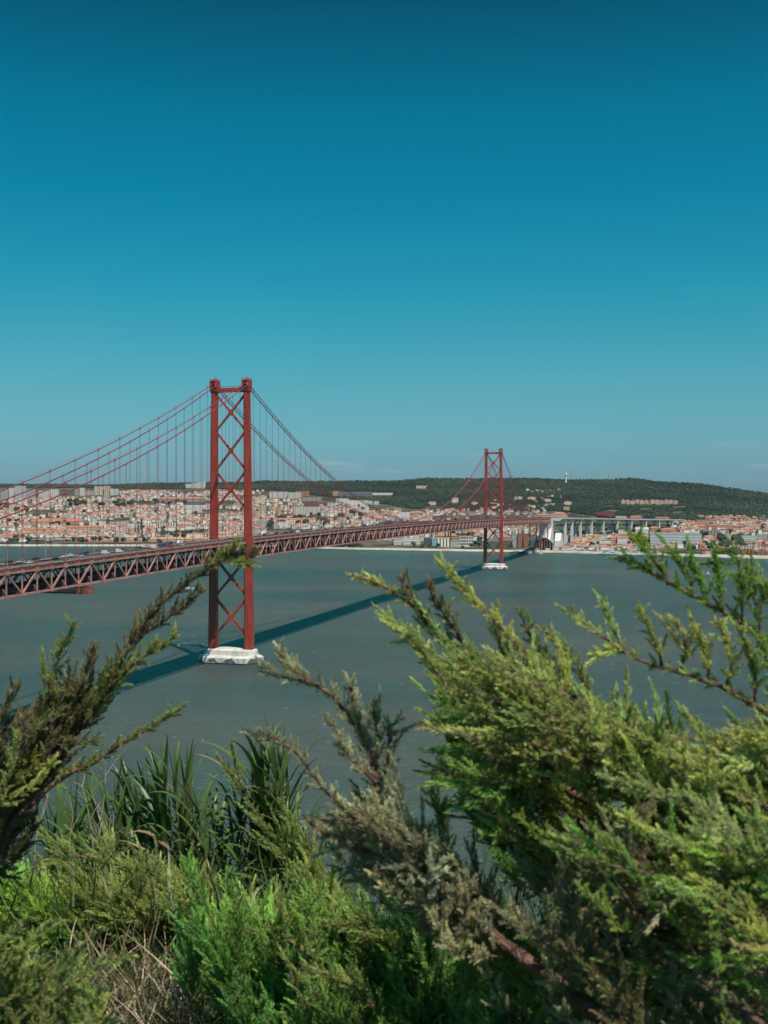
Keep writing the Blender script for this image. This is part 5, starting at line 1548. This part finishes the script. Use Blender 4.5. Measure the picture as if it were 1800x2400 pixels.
def jitter_pal(pal, a=.26):
    """each limb its own age and colour"""
    f = U(1 - a, 1 + a); w = U(-.12, .12)
    m = lambda c: (min(.85, c[0] * f * (1 + w)), min(.85, c[1] * f), c[2] * f * (1 - w))
    return dict(dark=m(pal['dark']), tip=m(pal['tip']), brown=m(pal['brown']), pb=min(.95, pal['pb'] * random.choice((.4, .7, 1, 1.3, 2.2))))

def trunk(parent, pts, r0, r1, raw=False):
    m = MB(); path = catmull([Vector(p) for p in pts], .06)
    m.tube(path, [(r0 + (r1 - r0) * k / (len(path) - 1)) * U(.93, 1.08) for k in range(len(path))], 9)
    return m.build('trunk', M['bark'], parent, smooth=True, fixn=False)

# ---- wind-bent conifer at the left edge
tA = empty('conifer', D(-260, 2300, 3.7)); tA.location = (0, 0, 0)
tag(tA, 'dark brown green conifer at the left edge, one limb crossing the near tower', 'conifer')
b0 = D(-330, 2050, 3.9)
trunk(tA, [Vector((b0.x, b0.y, float(near_z(b0.x, b0.y)) - .2)), b0, D(-160, 1960, 3.85), D(-20, 1840, 3.8)], .075, .035)
branch(tA, [(-20, 1840, 3.8), (80, 1700, 3.78), (190, 1545, 3.75), (262, 1425, 3.72), (335, 1318, 3.7), (405, 1258, 3.68), (470, 1214, 3.66), (520, 1196, 3.65), (552, 1204, 3.64)], .020, .003, .095, .05, PAL_L, gap=.014, start=.10, upb=.4)
branch(tA, [(300, 1380, 3.71), (350, 1340, 3.69), (410, 1300, 3.68), (445, 1262, 3.66)], .006, .002, .06, .04, PAL_L, gap=.015)
branch(tA, [(440, 1240, 3.67), (490, 1200, 3.65), (522, 1160, 3.64)], .005, .002, .05, .035, PAL_LG, gap=.015)
branch(tA, [(480, 1212, 3.66), (515, 1212, 3.64), (548, 1222, 3.62)], .005, .002, .045, .03, PAL_LG, gap=.014)
branch(tA, [(180, 1570, 3.72), (240, 1485, 3.68), (300, 1425, 3.66), (352, 1395, 3.64), (388, 1362, 3.62)], .010, .002, .08, .045, PAL_LG, gap=.016)
branch(tA, [(20, 1790, 3.7), (120, 1690, 3.66), (215, 1640, 3.62), (290, 1590, 3.6), (350, 1558, 3.58), (405, 1520, 3.56)], .012, .002, .085, .035, PAL_LG, gap=.018, start=.3)
branch(tA, [(60, 1700, 3.72), (95, 1560, 3.7), (118, 1450, 3.68), (140, 1385, 3.66), (166, 1342, 3.64)], .010, .002, .09, .045, PAL_LG, gap=.017, start=.2)
branch(tA, [(120, 1650, 3.74), (160, 1530, 3.72), (185, 1450, 3.7), (205, 1385, 3.7)], .009, .002, .085, .05, PAL_L, gap=.018)
branch(tA, [(-60, 1780, 3.6), (-20, 1640, 3.58), (10, 1540, 3.56), (40, 1470, 3.55)], .010, .002, .10, .05, PAL_L, gap=.018)
fill(tA, [(-60, 1600), (20, 1560), (110, 1500), (165, 1520), (170, 1590), (110, 1660), (80, 1740), (40, 1800), (-60, 1900)], 40, (3.6, 4.1), (.7, -.75), .5, (.2, .38), .065, PAL_L)
fill(tA, [(-60, 1620), (50, 1620), (80, 1680), (20, 1740), (-60, 1780)], 12, (3.5, 3.75), (.7, -.6), .5, (.18, .32), .06, PAL_LG)
fill(tA, [(-80, 1700), (60, 1720), (50, 1830), (20, 1920), (-80, 1960)], 26, (3.7, 4.1), (.7, -.6), .6, (.2, .4), .08, dict(PAL_L, pb=.6))

# ---- grey-green conifer in the middle with two thin shoots over the water
tB = empty('conifer'); tag(tB, 'greyish green conifer in the middle with two thin shoots reaching left over the water', 'conifer')
q = D(1500, 2330, 2.5)
trunk(tB, [Vector((q.x, q.y, float(near_z(q.x, q.y)) - .2)), q, D(1310, 2205, 2.6), D(1180, 2105, 2.7), D(1110, 2055, 2.78)], .034, .017)
branch(tB, [(1110, 2055, 2.78), (1030, 1985, 2.82), (950, 1890, 2.86), (880, 1810, 2.9), (828, 1750, 2.92), (812, 1690, 2.94), (796, 1620, 2.95), (765, 1565, 2.96), (722, 1508, 2.96), (668, 1468, 2.96), (625, 1440, 2.96), (592, 1400, 2.96)], .017, .0025, .085, .045, PAL_C, gap=.014, start=.06, upb=.3, bald=(.44, .50))
branch(tB, [(680, 1478, 2.96), (640, 1468, 2.95), (585, 1458, 2.95), (560, 1440, 2.94)], .004, .002, .04, .025, PAL_C, gap=.016)
branch(tB, [(930, 1880, 2.86), (850, 1830, 2.84), (775, 1775, 2.82), (722, 1726, 2.8), (682, 1680, 2.79), (642, 1628, 2.78), (588, 1592, 2.77), (536, 1576, 2.76)], .010, .0022, .085, .028, PAL_C, gap=.015, start=.1)
branch(tB, [(812, 1660, 2.94), (815, 1590, 2.93), (806, 1550, 2.92), (812, 1512, 2.92)], .006, .002, .06, .035, PAL_C, gap=.013)
branch(tB, [(790, 1615, 2.95), (775, 1560, 2.95), (762, 1510, 2.94), (758, 1468, 2.94)], .006, .002, .06, .035, PAL_C, gap=.014)
branch(tB, [(822, 1700, 2.94), (842, 1620, 2.93), (838, 1570, 2.92), (876, 1550, 2.9)], .006, .002, .055, .03, PAL_C, gap=.015)
branch(tB, [(812, 1690, 2.93), (760, 1640, 2.92), (735, 1600, 2.9), (705, 1540, 2.9)], .006, .002, .06, .04, PAL_C, gap=.015)
branch(tB, [(800, 1840, 2.85), (735, 1815, 2.83), (700, 1800, 2.82), (655, 1772, 2.81)], .006, .002, .07, .045, PAL_C, gap=.016)
branch(tB, [(960, 1880, 2.85), (955, 1780, 2.84), (930, 1720, 2.83), (940, 1660, 2.83)], .006, .002, .065, .045, PAL_Y, gap=.020)
fill(tB, [(690, 1790), (760, 1760), (830, 1740), (900, 1780), (960, 1830), (1060, 1940), (1130, 2060), (1020, 2060), (900, 1960), (790, 1900)], 60, (2.75, 3.15), (-.8, -.6), .5, (.15, .32), .07, PAL_C)
fill(tB, [(860, 1830), (960, 1850), (1060, 1960), (1120, 2070), (1000, 2060), (890, 1950)], 34, (2.7, 2.95), (-.6, -.6), .7, (.12, .26), .06, dict(PAL_C, pb=.4))

# ---- big bright conifer on the right
tC = empty('conifer'); tag(tC, 'largest bright green conifer on the right, limbs swept left over the river', 'conifer')
q = D(2050, 2500, 2.6)
trunk(tC, [Vector((q.x, q.y, float(near_z(q.x, q.y)) - .2)), q, D(1950, 2200, 2.9), D(1800, 1900, 3.0), D(1720, 1700, 3.1)], .08, .04)
LIMBS = [
 ([(1700, 1800, 3.0), (1500, 1720, 2.98), (1300, 1640, 2.96), (1130, 1545, 2.94), (1030, 1455, 2.93), (950, 1372, 2.92), (885, 1305, 2.91), (830, 1268, 2.9), (758, 1240, 2.9)], .016, .08, .035, PAL_R, .016),
 ([(1300, 1600, 2.9), (1200, 1490, 2.88), (1120, 1400, 2.87), (1065, 1338, 2.86), (1010, 1285, 2.85), (978, 1245, 2.85), (942, 1212, 2.84)], .010, .075, .035, PAL_R, .016),
 ([(1250, 1720, 2.85), (1120, 1625, 2.83), (1030, 1545, 2.82), (960, 1470, 2.81), (905, 1400, 2.8), (870, 1365, 2.8), (822, 1330, 2.8)], .011, .085, .04, PAL_R, .016),
 ([(1290, 1540, 2.75), (1237, 1503, 2.74), (1170, 1487, 2.73), (1084, 1467, 2.72)], .008, .06, .03, PAL_R, .024),
 ([(1250, 1620, 2.7), (1150, 1580, 2.7), (1090, 1562, 2.7), (1037, 1553, 2.7), (917, 1557, 2.7)], .006, .06, .025, PAL_R, .018),
 ([(1200, 1650, 2.68), (1080, 1620, 2.68), (1000, 1590, 2.68), (960, 1575, 2.68), (905, 1565, 2.68)], .005, .055, .025, PAL_R, .018),
 ([(1290, 1660, 2.6), (1200, 1625, 2.6), (1110, 1600, 2.6), (1020, 1612, 2.6)], .006, .05, .03, PAL_R, .022),
 ([(1120, 1800, 2.75), (1040, 1735, 2.75), (990, 1690, 2.75), (955, 1662, 2.75), (925, 1672, 2.75)], .006, .06, .03, PAL_R, .018),
 ([(1100, 1480, 2.92), (1090, 1420, 2.9), (1070, 1360, 2.9), (1075, 1290, 2.9)], .006, .06, .04, PAL_R, .016),
 ([(1220, 1500, 2.95), (1180, 1420, 2.94), (1140, 1370, 2.93), (1125, 1315, 2.92)], .006, .06, .035, PAL_R, .018),
 ([(1280, 1520, 2.95), (1250, 1440, 2.94), (1215, 1400, 2.93), (1165, 1350, 2.92)], .006, .055, .03, PAL_R, .018),
 ([(960, 1385, 2.92), (915, 1340, 2.91), (880, 1290, 2.9), (862, 1232, 2.9)], .005, .05, .03, PAL_L, .017),
 ([(1010, 1410, 2.92), (970, 1340, 2.91), (938, 1300, 2.9), (920, 1250, 2.9)], .005, .05, .03, PAL_L, .017),
 # upper right limb with upright shoots
 ([(1900, 1500, 2.75), (1760, 1430, 2.74), (1660, 1385, 2.73), (1590, 1338, 2.72), (1530, 1305, 2.71), (1470, 1272, 2.7), (1410, 1240, 2.7), (1372, 1218, 2.7), (1335, 1200, 2.7)], .012, .055, .035, PAL_RG, .018),
 ([(1445, 1262, 2.7), (1425, 1225, 2.7), (1402, 1196, 2.69), (1385, 1172, 2.69), (1368, 1156, 2.68)], .005, .05, .028, PAL_RG, .014),
 ([(1500, 1290, 2.71), (1485, 1240, 2.7), (1470, 1215, 2.7), (1455, 1192, 2.7)], .004, .045, .03, PAL_RG, .014),
 ([(1530, 1305, 2.71), (1520, 1265, 2.7), (1500, 1235, 2.7), (1490, 1200, 2.7)], .004, .045, .03, PAL_RG, .014),
 ([(1560, 1322, 2.71), (1555, 1270, 2.7), (1548, 1230, 2.7), (1540, 1195, 2.7)], .004, .045, .03, PAL_RG, .014),
 ([(1600, 1345, 2.72), (1605, 1290, 2.71), (1600, 1250, 2.7), (1590, 1195, 2.7), (1552, 1190, 2.7)], .004, .05, .03, PAL_RG, .015),
 ([(1640, 1375, 2.73), (1640, 1320, 2.72), (1615, 1260, 2.71), (1614, 1205, 2.7)], .004, .05, .03, PAL_RG, .015),
 ([(1680, 1400, 2.73), (1680, 1330, 2.72), (1650, 1290, 2.71), (1642, 1250, 2.7)], .004, .05, .03, PAL_RG, .015),
 # middle right limb
 ([(1900, 1680, 2.65), (1760, 1600, 2.66), (1660, 1540, 2.68), (1580, 1495, 2.7), (1488, 1458, 2.71), (1418, 1439, 2.72), (1348, 1409, 2.73), (1300, 1372, 2.73), (1262, 1345, 2.74), (1225, 1320, 2.74)], .012, .06, .03, PAL_R, .018),
 ([(1348, 1409, 2.73), (1330, 1370, 2.73), (1318, 1335, 2.73), (1300, 1294, 2.73)], .004, .04, .028, PAL_R, .016),
 ([(1430, 1440, 2.72), (1420, 1395, 2.71), (1400, 1350, 2.71), (1378, 1300, 2.7)], .005, .055, .032, PAL_R, .014),
 ([(1470, 1455, 2.72), (1480, 1410, 2.71), (1475, 1370, 2.7), (1450, 1335, 2.7)], .005, .05, .03, PAL_R, .016),
 ([(1530, 1478, 2.7), (1530, 1420, 2.7), (1510, 1380, 2.69), (1490, 1345, 2.69)], .005, .055, .032, PAL_R, .014),
 ([(1570, 1492, 2.7), (1580, 1440, 2.69), (1570, 1390, 2.68), (1548, 1330, 2.68)], .005, .055, .032, PAL_R, .014),
 ([(1630, 1525, 2.69), (1630, 1460, 2.68), (1615, 1400, 2.67), (1590, 1345, 2.67)], .005, .06, .032, PAL_R, .015),
 ([(1690, 1560, 2.68), (1680, 1480, 2.67), (1655, 1420, 2.66), (1640, 1380, 2.66)], .005, .06, .032, PAL_RG, .015),
 ([(1350, 1400, 2.73), (1300, 1405, 2.72), (1275, 1420, 2.71)], .004, .035, .025, PAL_R, .018),
 # lower sprays
 ([(1620, 1820, 2.45), (1500, 1740, 2.45), (1380, 1700, 2.45), (1290, 1680, 2.45)], .006, .07, .035, PAL_R, .016),
 ([(1680, 1760, 2.5), (1560, 1690, 2.5), (1450, 1640, 2.5), (1380, 1600, 2.5), (1320, 1560, 2.5)], .007, .07, .035, PAL_R, .015),
 ([(1500, 1960, 2.3), (1400, 1880, 2.3), (1300, 1830, 2.3), (1210, 1840, 2.3)], .006, .06, .035, PAL_RB, .018),
]
for pts, r0, L0, L1, pal, gap in LIMBS:
    branch(tC, pts, r0, .0022, L0, L1, jitter_pal(pal, .15), gap=gap, start=.03, upb=.35)
BODY = [(880, 1350), (960, 1390), (1060, 1400), (1150, 1440), (1240, 1470), (1330, 1540), (1420, 1620), (1520, 1660), (1700, 1600), (1720, 1900), (1300, 1880), (1180, 1800), (1060, 1690), (1010, 1580), (940, 1470)]
HOLE = [(1110, 1700), (1180, 1700), (1200, 1810), (1130, 1820)]
fill(tC, BODY, 118, (2.75, 3.2), (-.85, -.55), .45, (.2, .42), .08, PAL_R, hole=HOLE)
fill(tC, [(1300, 1520), (1420, 1600), (1520, 1640), (1700, 1560), (1720, 1800), (1450, 1780), (1300, 1690)], 64, (2.5, 2.8), (-.75, -.7), .4, (.2, .4), .075, PAL_R)
fill(tC, [(940, 1420), (1050, 1560), (1150, 1700), (1300, 1760), (1720, 1800), (1720, 2000), (1250, 1990), (1130, 1870), (1040, 1760), (990, 1600)], 110, (3.0, 3.5), (-.7, -.6), .6, (.2, .45), .09, PAL_RG, hole=HOLE)
fill(tC, [(1150, 1850), (1300, 1800), (1450, 1800), (1700, 1850), (1720, 2280), (1350, 2280), (1200, 2150), (1120, 2000)], 84, (2.3, 3.0), (-.75, -.55), .6, (.18, .4), .075, PAL_RB)
fill(tC, [(1350, 1820), (1500, 1780), (1700, 1800), (1700, 1980), (1500, 1960)], 26, (2.2, 2.45), (-.8, -.6), .35, (.2, .36), .07, PAL_R)
fill(tC, [(1000, 1900), (1200, 1880), (1500, 2000), (1720, 2050), (1720, 2280), (1050, 2280), (980, 2100)], 80, (3.0, 3.6), (-.5, -.8), .6, (.2, .45), .09, PAL_D)
# long rope-like sprays combed to the left by the wind
fill(tC, [(900, 1360), (1060, 1400), (1240, 1470), (1420, 1600), (1700, 1560), (1700, 1760), (1350, 1760), (1120, 1640), (980, 1520)], 64, (2.55, 2.75), (-.9, -.4), .28, (.22, .42), .030, PAL_R)
fill(tC, [(1150, 1800), (1400, 1780), (1700, 1800), (1700, 2150), (1300, 2100)], 44, (2.2, 2.5), (-.85, -.5), .35, (.2, .36), .032, PAL_RG)
fill(tC, [(940, 1500), (1000, 1600), (1060, 1720), (1120, 1820), (1040, 1820), (990, 1700)], 16, (2.7, 2.9), (-.9, .05), .35, (.15, .3), .035, PAL_RG)
for pts, r in (([(1720, 2060, 2.3), (1600, 1950, 2.35), (1500, 1880, 2.4), (1400, 1830, 2.45)], .013), ([(1560, 1750, 2.5), (1460, 1720, 2.52), (1360, 1690, 2.55)], .007), ([(1750, 2280, 2.25), (1600, 2180, 2.3), (1480, 2090, 2.35)], .011)):
    branch(tC, pts, r, .004, .06, .05, PAL_RB, gap=.07, start=.0)

# ---- thin conifer shoot between the two reed clumps
tF = empty('conifer'); tag(tF, 'slim grey green conifer sapling between the two reed clumps', 'conifer')
q = D(900, 2160, 4.4)
trunk(tF, [Vector((q.x, q.y, float(near_z(q.x, q.y)) - .2)), q, D(800, 2040, 4.5), D(720, 1960, 4.55)], .02, .010)
branch(tF, [(720, 1960, 4.55), (660, 1880, 4.6), (600, 1820, 4.62), (555, 1760, 4.65), (515, 1700, 4.66), (486, 1655, 4.67), (466, 1630, 4.68)], .010, .002, .10, .035, PAL_Y, gap=.020)
branch(tF, [(530, 1722, 4.66), (512, 1670, 4.65), (505, 1630, 4.65), (500, 1598, 4.65)], .004, .002, .05, .03, PAL_Y, gap=.02)
branch(tF, [(700, 1930, 4.55), (660, 1820, 4.56), (620, 1760, 4.56), (600, 1720, 4.56)], .006, .002, .08, .04, PAL_Y, gap=.022)
fill(tF, [(640, 1870), (690, 1890), (750, 1960), (800, 2030), (710, 2030), (650, 1950)], 20, (4.4, 4.8), (-.6, -.8), .35, (.25, .45), .08, PAL_Y)

# ---- low juniper spreading over the bottom
tD = empty('juniper'); tag(tD, 'spreading mint green juniper along the bottom middle with feathery upright tips', 'juniper')
q = D(760, 2330, 4.0)
trunk(tD, [Vector((q.x, q.y, float(near_z(q.x, q.y)) - .2)), q, D(620, 2200, 4.1), D(480, 2080, 4.2)], .024, .010)
fill(tD, [(400, 2030), (470, 2000), (570, 2005), (690, 2050), (800, 2110), (900, 2280), (620, 2290), (480, 2150)], 95, (3.9, 4.5), (-.35, -.95), .4, (.25, .5), .10, PAL_M)
fill(tD, [(600, 1990), (760, 1970), (930, 2010), (1080, 2090), (1200, 2280), (650, 2280)], 80, (3.7, 4.4), (-.35, -.9), .5, (.25, .5), .10, PAL_D)
for pts, pal in (([(440, 2010, 4.1), (430, 1940, 4.1), (415, 1900, 4.1), (400, 1850, 4.1)], PAL_M), ([(520, 2040, 4.0), (510, 1970, 4.0), (498, 1920, 4.0), (495, 1870, 4.0)], PAL_M), ([(640, 2150, 3.9), (618, 2060, 3.9), (610, 1990, 3.9)], PAL_M),
                 ([(900, 2060, 3.8), (800, 2010, 3.8), (720, 2000, 3.8), (690, 1990, 3.8)], PAL_Y), ([(820, 2190, 3.6), (760, 2130, 3.6), (700, 2105, 3.6), (645, 2095, 3.6)], PAL_Y), ([(880, 2200, 3.6), (858, 2130, 3.6), (850, 2080, 3.6)], PAL_M)):
    branch(tD, pts, .006, .002, .08, .05, pal, gap=.016)
branch(tD, [(760, 2130, 3.9), (680, 2070, 3.9), (610, 2020, 3.9)], .013, .008, .05, .05, PAL_D, gap=.08)

# ---- yellow-green juniper behind, with a bare reddish limb
tE = empty('juniper'); tag(tE, 'yellow green juniper below the left reed clump with a bare reddish limb', 'juniper')
q = D(640, 2080, 5.2)
trunk(tE, [Vector((q.x, q.y, float(near_z(q.x, q.y)) - .2)), q, D(480, 1965, 5.3), D(380, 1920, 5.35)], .024, .014)
branch(tE, [(380, 1920, 5.35), (320, 1895, 5.35), (250, 1870, 5.4), (190, 1850, 5.4), (120, 1850, 5.4)], .014, .004, .14, .08, PAL_Y, gap=.035, bald=(.0, .5))
fill(tE, [(60, 1975), (200, 1940), (300, 1930), (420, 1945), (520, 1985), (640, 2040), (600, 2075), (420, 2050), (250, 2030), (100, 2040)], 84, (5.0, 5.7), (-.6, -.65), .6, (.3, .55), .12, PAL_Y)
fill(tE, [(-60, 1930), (60, 1925), (200, 1950), (300, 2000), (250, 2040), (120, 2040), (-60, 2030)], 56, (5.0, 5.6), (-.9, -.3), .4, (.3, .6), .11, PAL_RG)
fill(tE, [(380, 1960), (520, 1985), (640, 2035), (700, 2070), (560, 2080), (420, 2030)], 36, (4.9, 5.3), (-.4, -.9), .5, (.25, .5), .11, PAL_Y)

# ---- blurred bush in the bottom left corner
tG = empty('juniper'); tag(tG, 'soft olive juniper in the bottom left corner closest to the viewer', 'juniper')
q = D(-60, 2400, 2.7)
trunk(tG, [Vector((q.x, q.y, float(near_z(q.x, q.y)) - .2)), q, D(20, 2240, 2.72)], .02, .010)
fill(tG, [(-60, 2060), (60, 2050), (170, 2080), (235, 2140), (220, 2260), (-60, 2280)], 60, (2.6, 2.95), (.35, -.9), .6, (.14, .3), .065, PAL_Y)
for pts in ([(-20, 2130, 2.6), (40, 2060, 2.6), (80, 2020, 2.6), (122, 1985, 2.6)], [(-40, 2080, 2.6), (20, 2030, 2.6), (50, 2000, 2.6)], [(120, 2160, 2.65), (180, 2110, 2.65), (235, 2075, 2.65), (290, 2060, 2.65)]):
    branch(tG, pts, .004, .002, .04, .025, PAL_Y, gap=.018)

# ---- giant reeds
def reed_leaf(VV, QQ, CC_, p, d, L, w, c, droop):
    up = Vector((0, 0, 1)); side = d.cross(up); side = side.normalized() if side.length > .05 else Vector((1, 0, 0))
    side = (side + Vector((U(-.5, .5), U(-.5, .5), U(-.3, .3)))).normalized()
    n = 8; i0 = len(VV)
    pos = Vector(p); dr = Vector(d).normalized()
    for k in range(n + 1):
        t = k / n; ww = w * (math.sin(min(1, t * 3.2 + .25) * math.pi / 2)) * (1 - t) ** .65
        nrm = side.cross(dr).normalized()
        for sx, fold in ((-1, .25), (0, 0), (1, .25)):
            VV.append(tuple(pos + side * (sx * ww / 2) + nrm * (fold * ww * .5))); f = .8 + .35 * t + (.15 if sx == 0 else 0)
            CC_.append(tuple(v * f for v in c))
        pos = pos + dr * (L / n); dr = (dr + Vector((0, 0, -droop * (t * 1.6 + .1) / n * 2.2))).normalized()
    for k in range(n):
        for s in range(2): a = i0 + k * 3 + s; QQ.append((a, a + 1, a + 4, a + 3))
def reed_clump(tops, d, label, lean):
    first_ = D(tops[0][0], tops[0][1], d)
    o = empty('reed_clump'); tag(o, label, 'reeds')
    for (x, y) in tops:
        dd = d + U(-.45, .45); top = D(x, y + 30, dd); gz = float(near_z(top.x, dd)) - .1
        basep = Vector((top.x + lean * U(.5, 1.1) + U(-.1, .1), dd + U(-.2, .2), gz))
        VV = []; QQ = []; CC_ = []
        pts = [basep, basep.lerp(top, .5) + Vector((lean * .12, 0, .05)), top]
        path = catmull(pts, .055); n = len(path)
        m = MB(); m.cur = (.13, .17, .05); m.tube(path, [.010 * (1 - .75 * k / n) for k in range(n)], 6); m.build('cane', M['reed_leaf'], o, fixn=False)
        az = U(0, 6)
        vis_ = [k for k in range(n) if (top - path[k]).length < 1.5]
        step = max(1, int(.065 / .08 + .5))
        for k in vis_[::step]:
            t = (k - vis_[0]) / max(1, n - vis_[0]); az += math.pi + U(-.5, .5)
            tg = (path[min(k + 1, n - 1)] - path[max(k - 1, 0)]).normalized()
            d_ = (tg * U(.8, 1.2) + Vector((math.cos(az), math.sin(az) * .6, 0)) * U(.35, .75) + Vector((-lean * .5, 0, 0))).normalized()
            g = U(.75, 1.2); r_ = random.random()
            c = (.085 * g, .15 * g, .036 * g) if r_ < .76 else (.13 * g, .17 * g, .055 * g) if r_ < .93 else (.26 * g, .19 * g, .10 * g)
            reed_leaf(VV, QQ, CC_, path[k], d_, U(.38, .66) * (1 - .25 * t), U(.036, .056), c, U(.6, 1.9) * (1 - .4 * t))
        for _ in range(3):
            c = (.06, .115, .03); reed_leaf(VV, QQ, CC_, path[-2], ((path[-1] - path[-3]).normalized() + Vector((U(-.2, .2), U(-.2, .2), .1))).normalized(), U(.28, .46), .034, c, .2)
        cane = o.children[-1]
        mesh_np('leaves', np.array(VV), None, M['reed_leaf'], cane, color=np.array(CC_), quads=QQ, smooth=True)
    return o
reed_clump([(250, 1720), (282, 1700), (318, 1690), (352, 1668), (378, 1665), (402, 1690), (430, 1730), (300, 1745), (345, 1740), (385, 1750), (415, 1780), (450, 1790), (330, 1800), (270, 1790), (468, 1770), (235, 1750), (310, 1770), (365, 1790), (400, 1740), (430, 1810), (290, 1830), (390, 1840), (350, 1860), (450, 1850)], 7.4,
           'broad dark green reed clump in front of the water, left of the sapling', .22)
reed_clump([(545, 1650), (566, 1640), (590, 1632), (608, 1650), (560, 1700), (590, 1700), (620, 1720), (640, 1780), (520, 1740), (545, 1770), (600, 1790), (660, 1830), (500, 1780), (565, 1830), (690, 1880), (520, 1840), (600, 1850), (640, 1860), (575, 1760), (615, 1680), (555, 1880), (660, 1900), (610, 1920)], 7.0,
           'tall dark green reed clump rising right of the sapling', .18)
reed_clump([(128, 1770), (160, 1755), (190, 1735), (110, 1800), (215, 1760), (150, 1800), (200, 1800)], 6.6, 'small light reed clump under the left conifer', .2)

# ---- dry weeds and grass
def stem_mesh(n, region, dr, hr, cols, w, lean=.35):
    V = []; Q = []; C = []
    for _ in range(n):
        x, y = U(region[0], region[2]), U(region[1], region[3]); d = U(*dr); p = D(x, y, d); 
        p.z = max(float(near_z(p.x, p.y)) + .0, p.z - U(0, .3)); 
        h = U(*hr); c = random.choice(cols); f = U(.7, 1.25)
        dirv = Vector((random.gauss(0, lean), random.gauss(0, lean), 1)).normalized(); side = Vector((U(-1, 1), U(-1, 1), 0)).normalized() * w * U(.6, 1.3)
        bend = Vector((U(-.5, .5), U(-.5, .5), U(-.5, 0)))
        i0 = len(V); n_ = 5
        for k in range(n_ + 1):
            t = k / n_; q = p + dirv * (h * t) + bend * (h * t * t * .5)
            for s in (-1, 1): V.append(tuple(q + side * (s * (1 - .8 * t)))); C.append(tuple(v * f for v in c))
        for k in range(n_): a = i0 + 2 * k; Q.append((a, a + 1, a + 3, a + 2))
    return np.array(V), Q, np.array(C)
DRY = [(.46, .36, .25), (.56, .46, .34), (.28, .20, .13), (.22, .15, .10)]
V, Q, C = stem_mesh(3600, (100, 2060, 440, 2330), (4.2, 5.4), (.10, .32), DRY + [(.10, .15, .04), (.08, .13, .03)], .0036, .6)
tag(mesh_np('dry_grass', V, None, M['dry'], color=C, quads=Q), 'tangled dry straw coloured grass under the junipers', 'grass', kind='stuff')
V, Q, C = stem_mesh(9000, (-100, 1860, 1500, 2330), (4.6, 7.5), (.10, .32), [(.045, .085, .02), (.06, .11, .025), (.09, .13, .04)], .005, .5)
tag(mesh_np('undergrowth', V, None, M['reed_leaf'], color=C, quads=Q), 'low green undergrowth between the bushes on the slope', 'undergrowth', kind='stuff')
for i, (pts, lab) in enumerate((([(215, 1870), (216, 1800), (222, 1745), (227, 1700), (228, 1650)], 'tallest pale dry weed stalk standing left of the broad reed clump'), ([(205, 1880), (198, 1800), (190, 1750), (178, 1700), (160, 1690)], 'bent pale dry weed stalk leaning left beside the tallest one'),
                              ([(150, 1860), (152, 1800), (158, 1760), (150, 1720)], 'short pale dry weed stalk above the yellow green juniper'), ([(75, 1830), (85, 1780), (100, 1740), (104, 1712)], 'thin pale dry weed stalk beside the trunk of the left conifer'),
                              ([(250, 1880), (246, 1830), (236, 1790), (240, 1760)], 'crooked pale dry weed stalk in front of the broad reed clump'))):
    d = 6.0; m = MB(); m.cur = (.38, .31, .24); path = catmull([D(x, y, d) for x, y in pts], .03); low = path[0].copy(); low.z = float(near_z(low.x, low.y)) - .05
    path = [low] + path; n = len(path)
    m.tube(path, [.0045 * (1 - .7 * k / n) for k in range(n)], 5)
    for k in range(3, n - 1, 3):
        tg = (path[k + 1] - path[k - 1]).normalized(); e = path[k] + (tg + Vector((U(-.9, .9), U(-.5, .5), .2))) * U(.05, .14)
        m.tube([path[k], path[k].lerp(e, .5) + Vector((0, 0, .01)), e], [.0025, .002, .001], 4, cap=False)
    tag(m.build('dry_weed', M['dry'], None, fixn=False), lab, 'weed', 'dry weed stalks on the slope')

# every plant's empty stands at the foot of its trunk or first cane
for root in [o for o in bpy.data.objects if o.type == 'EMPTY' and o.parent is None and o.name.split('.')[0] in ('conifer', 'juniper', 'reed_clump')]:
    foot = Vector(root.children[0].data.vertices[0].co)
    root.location = foot
    for ch in root.children: ch.location = -foot
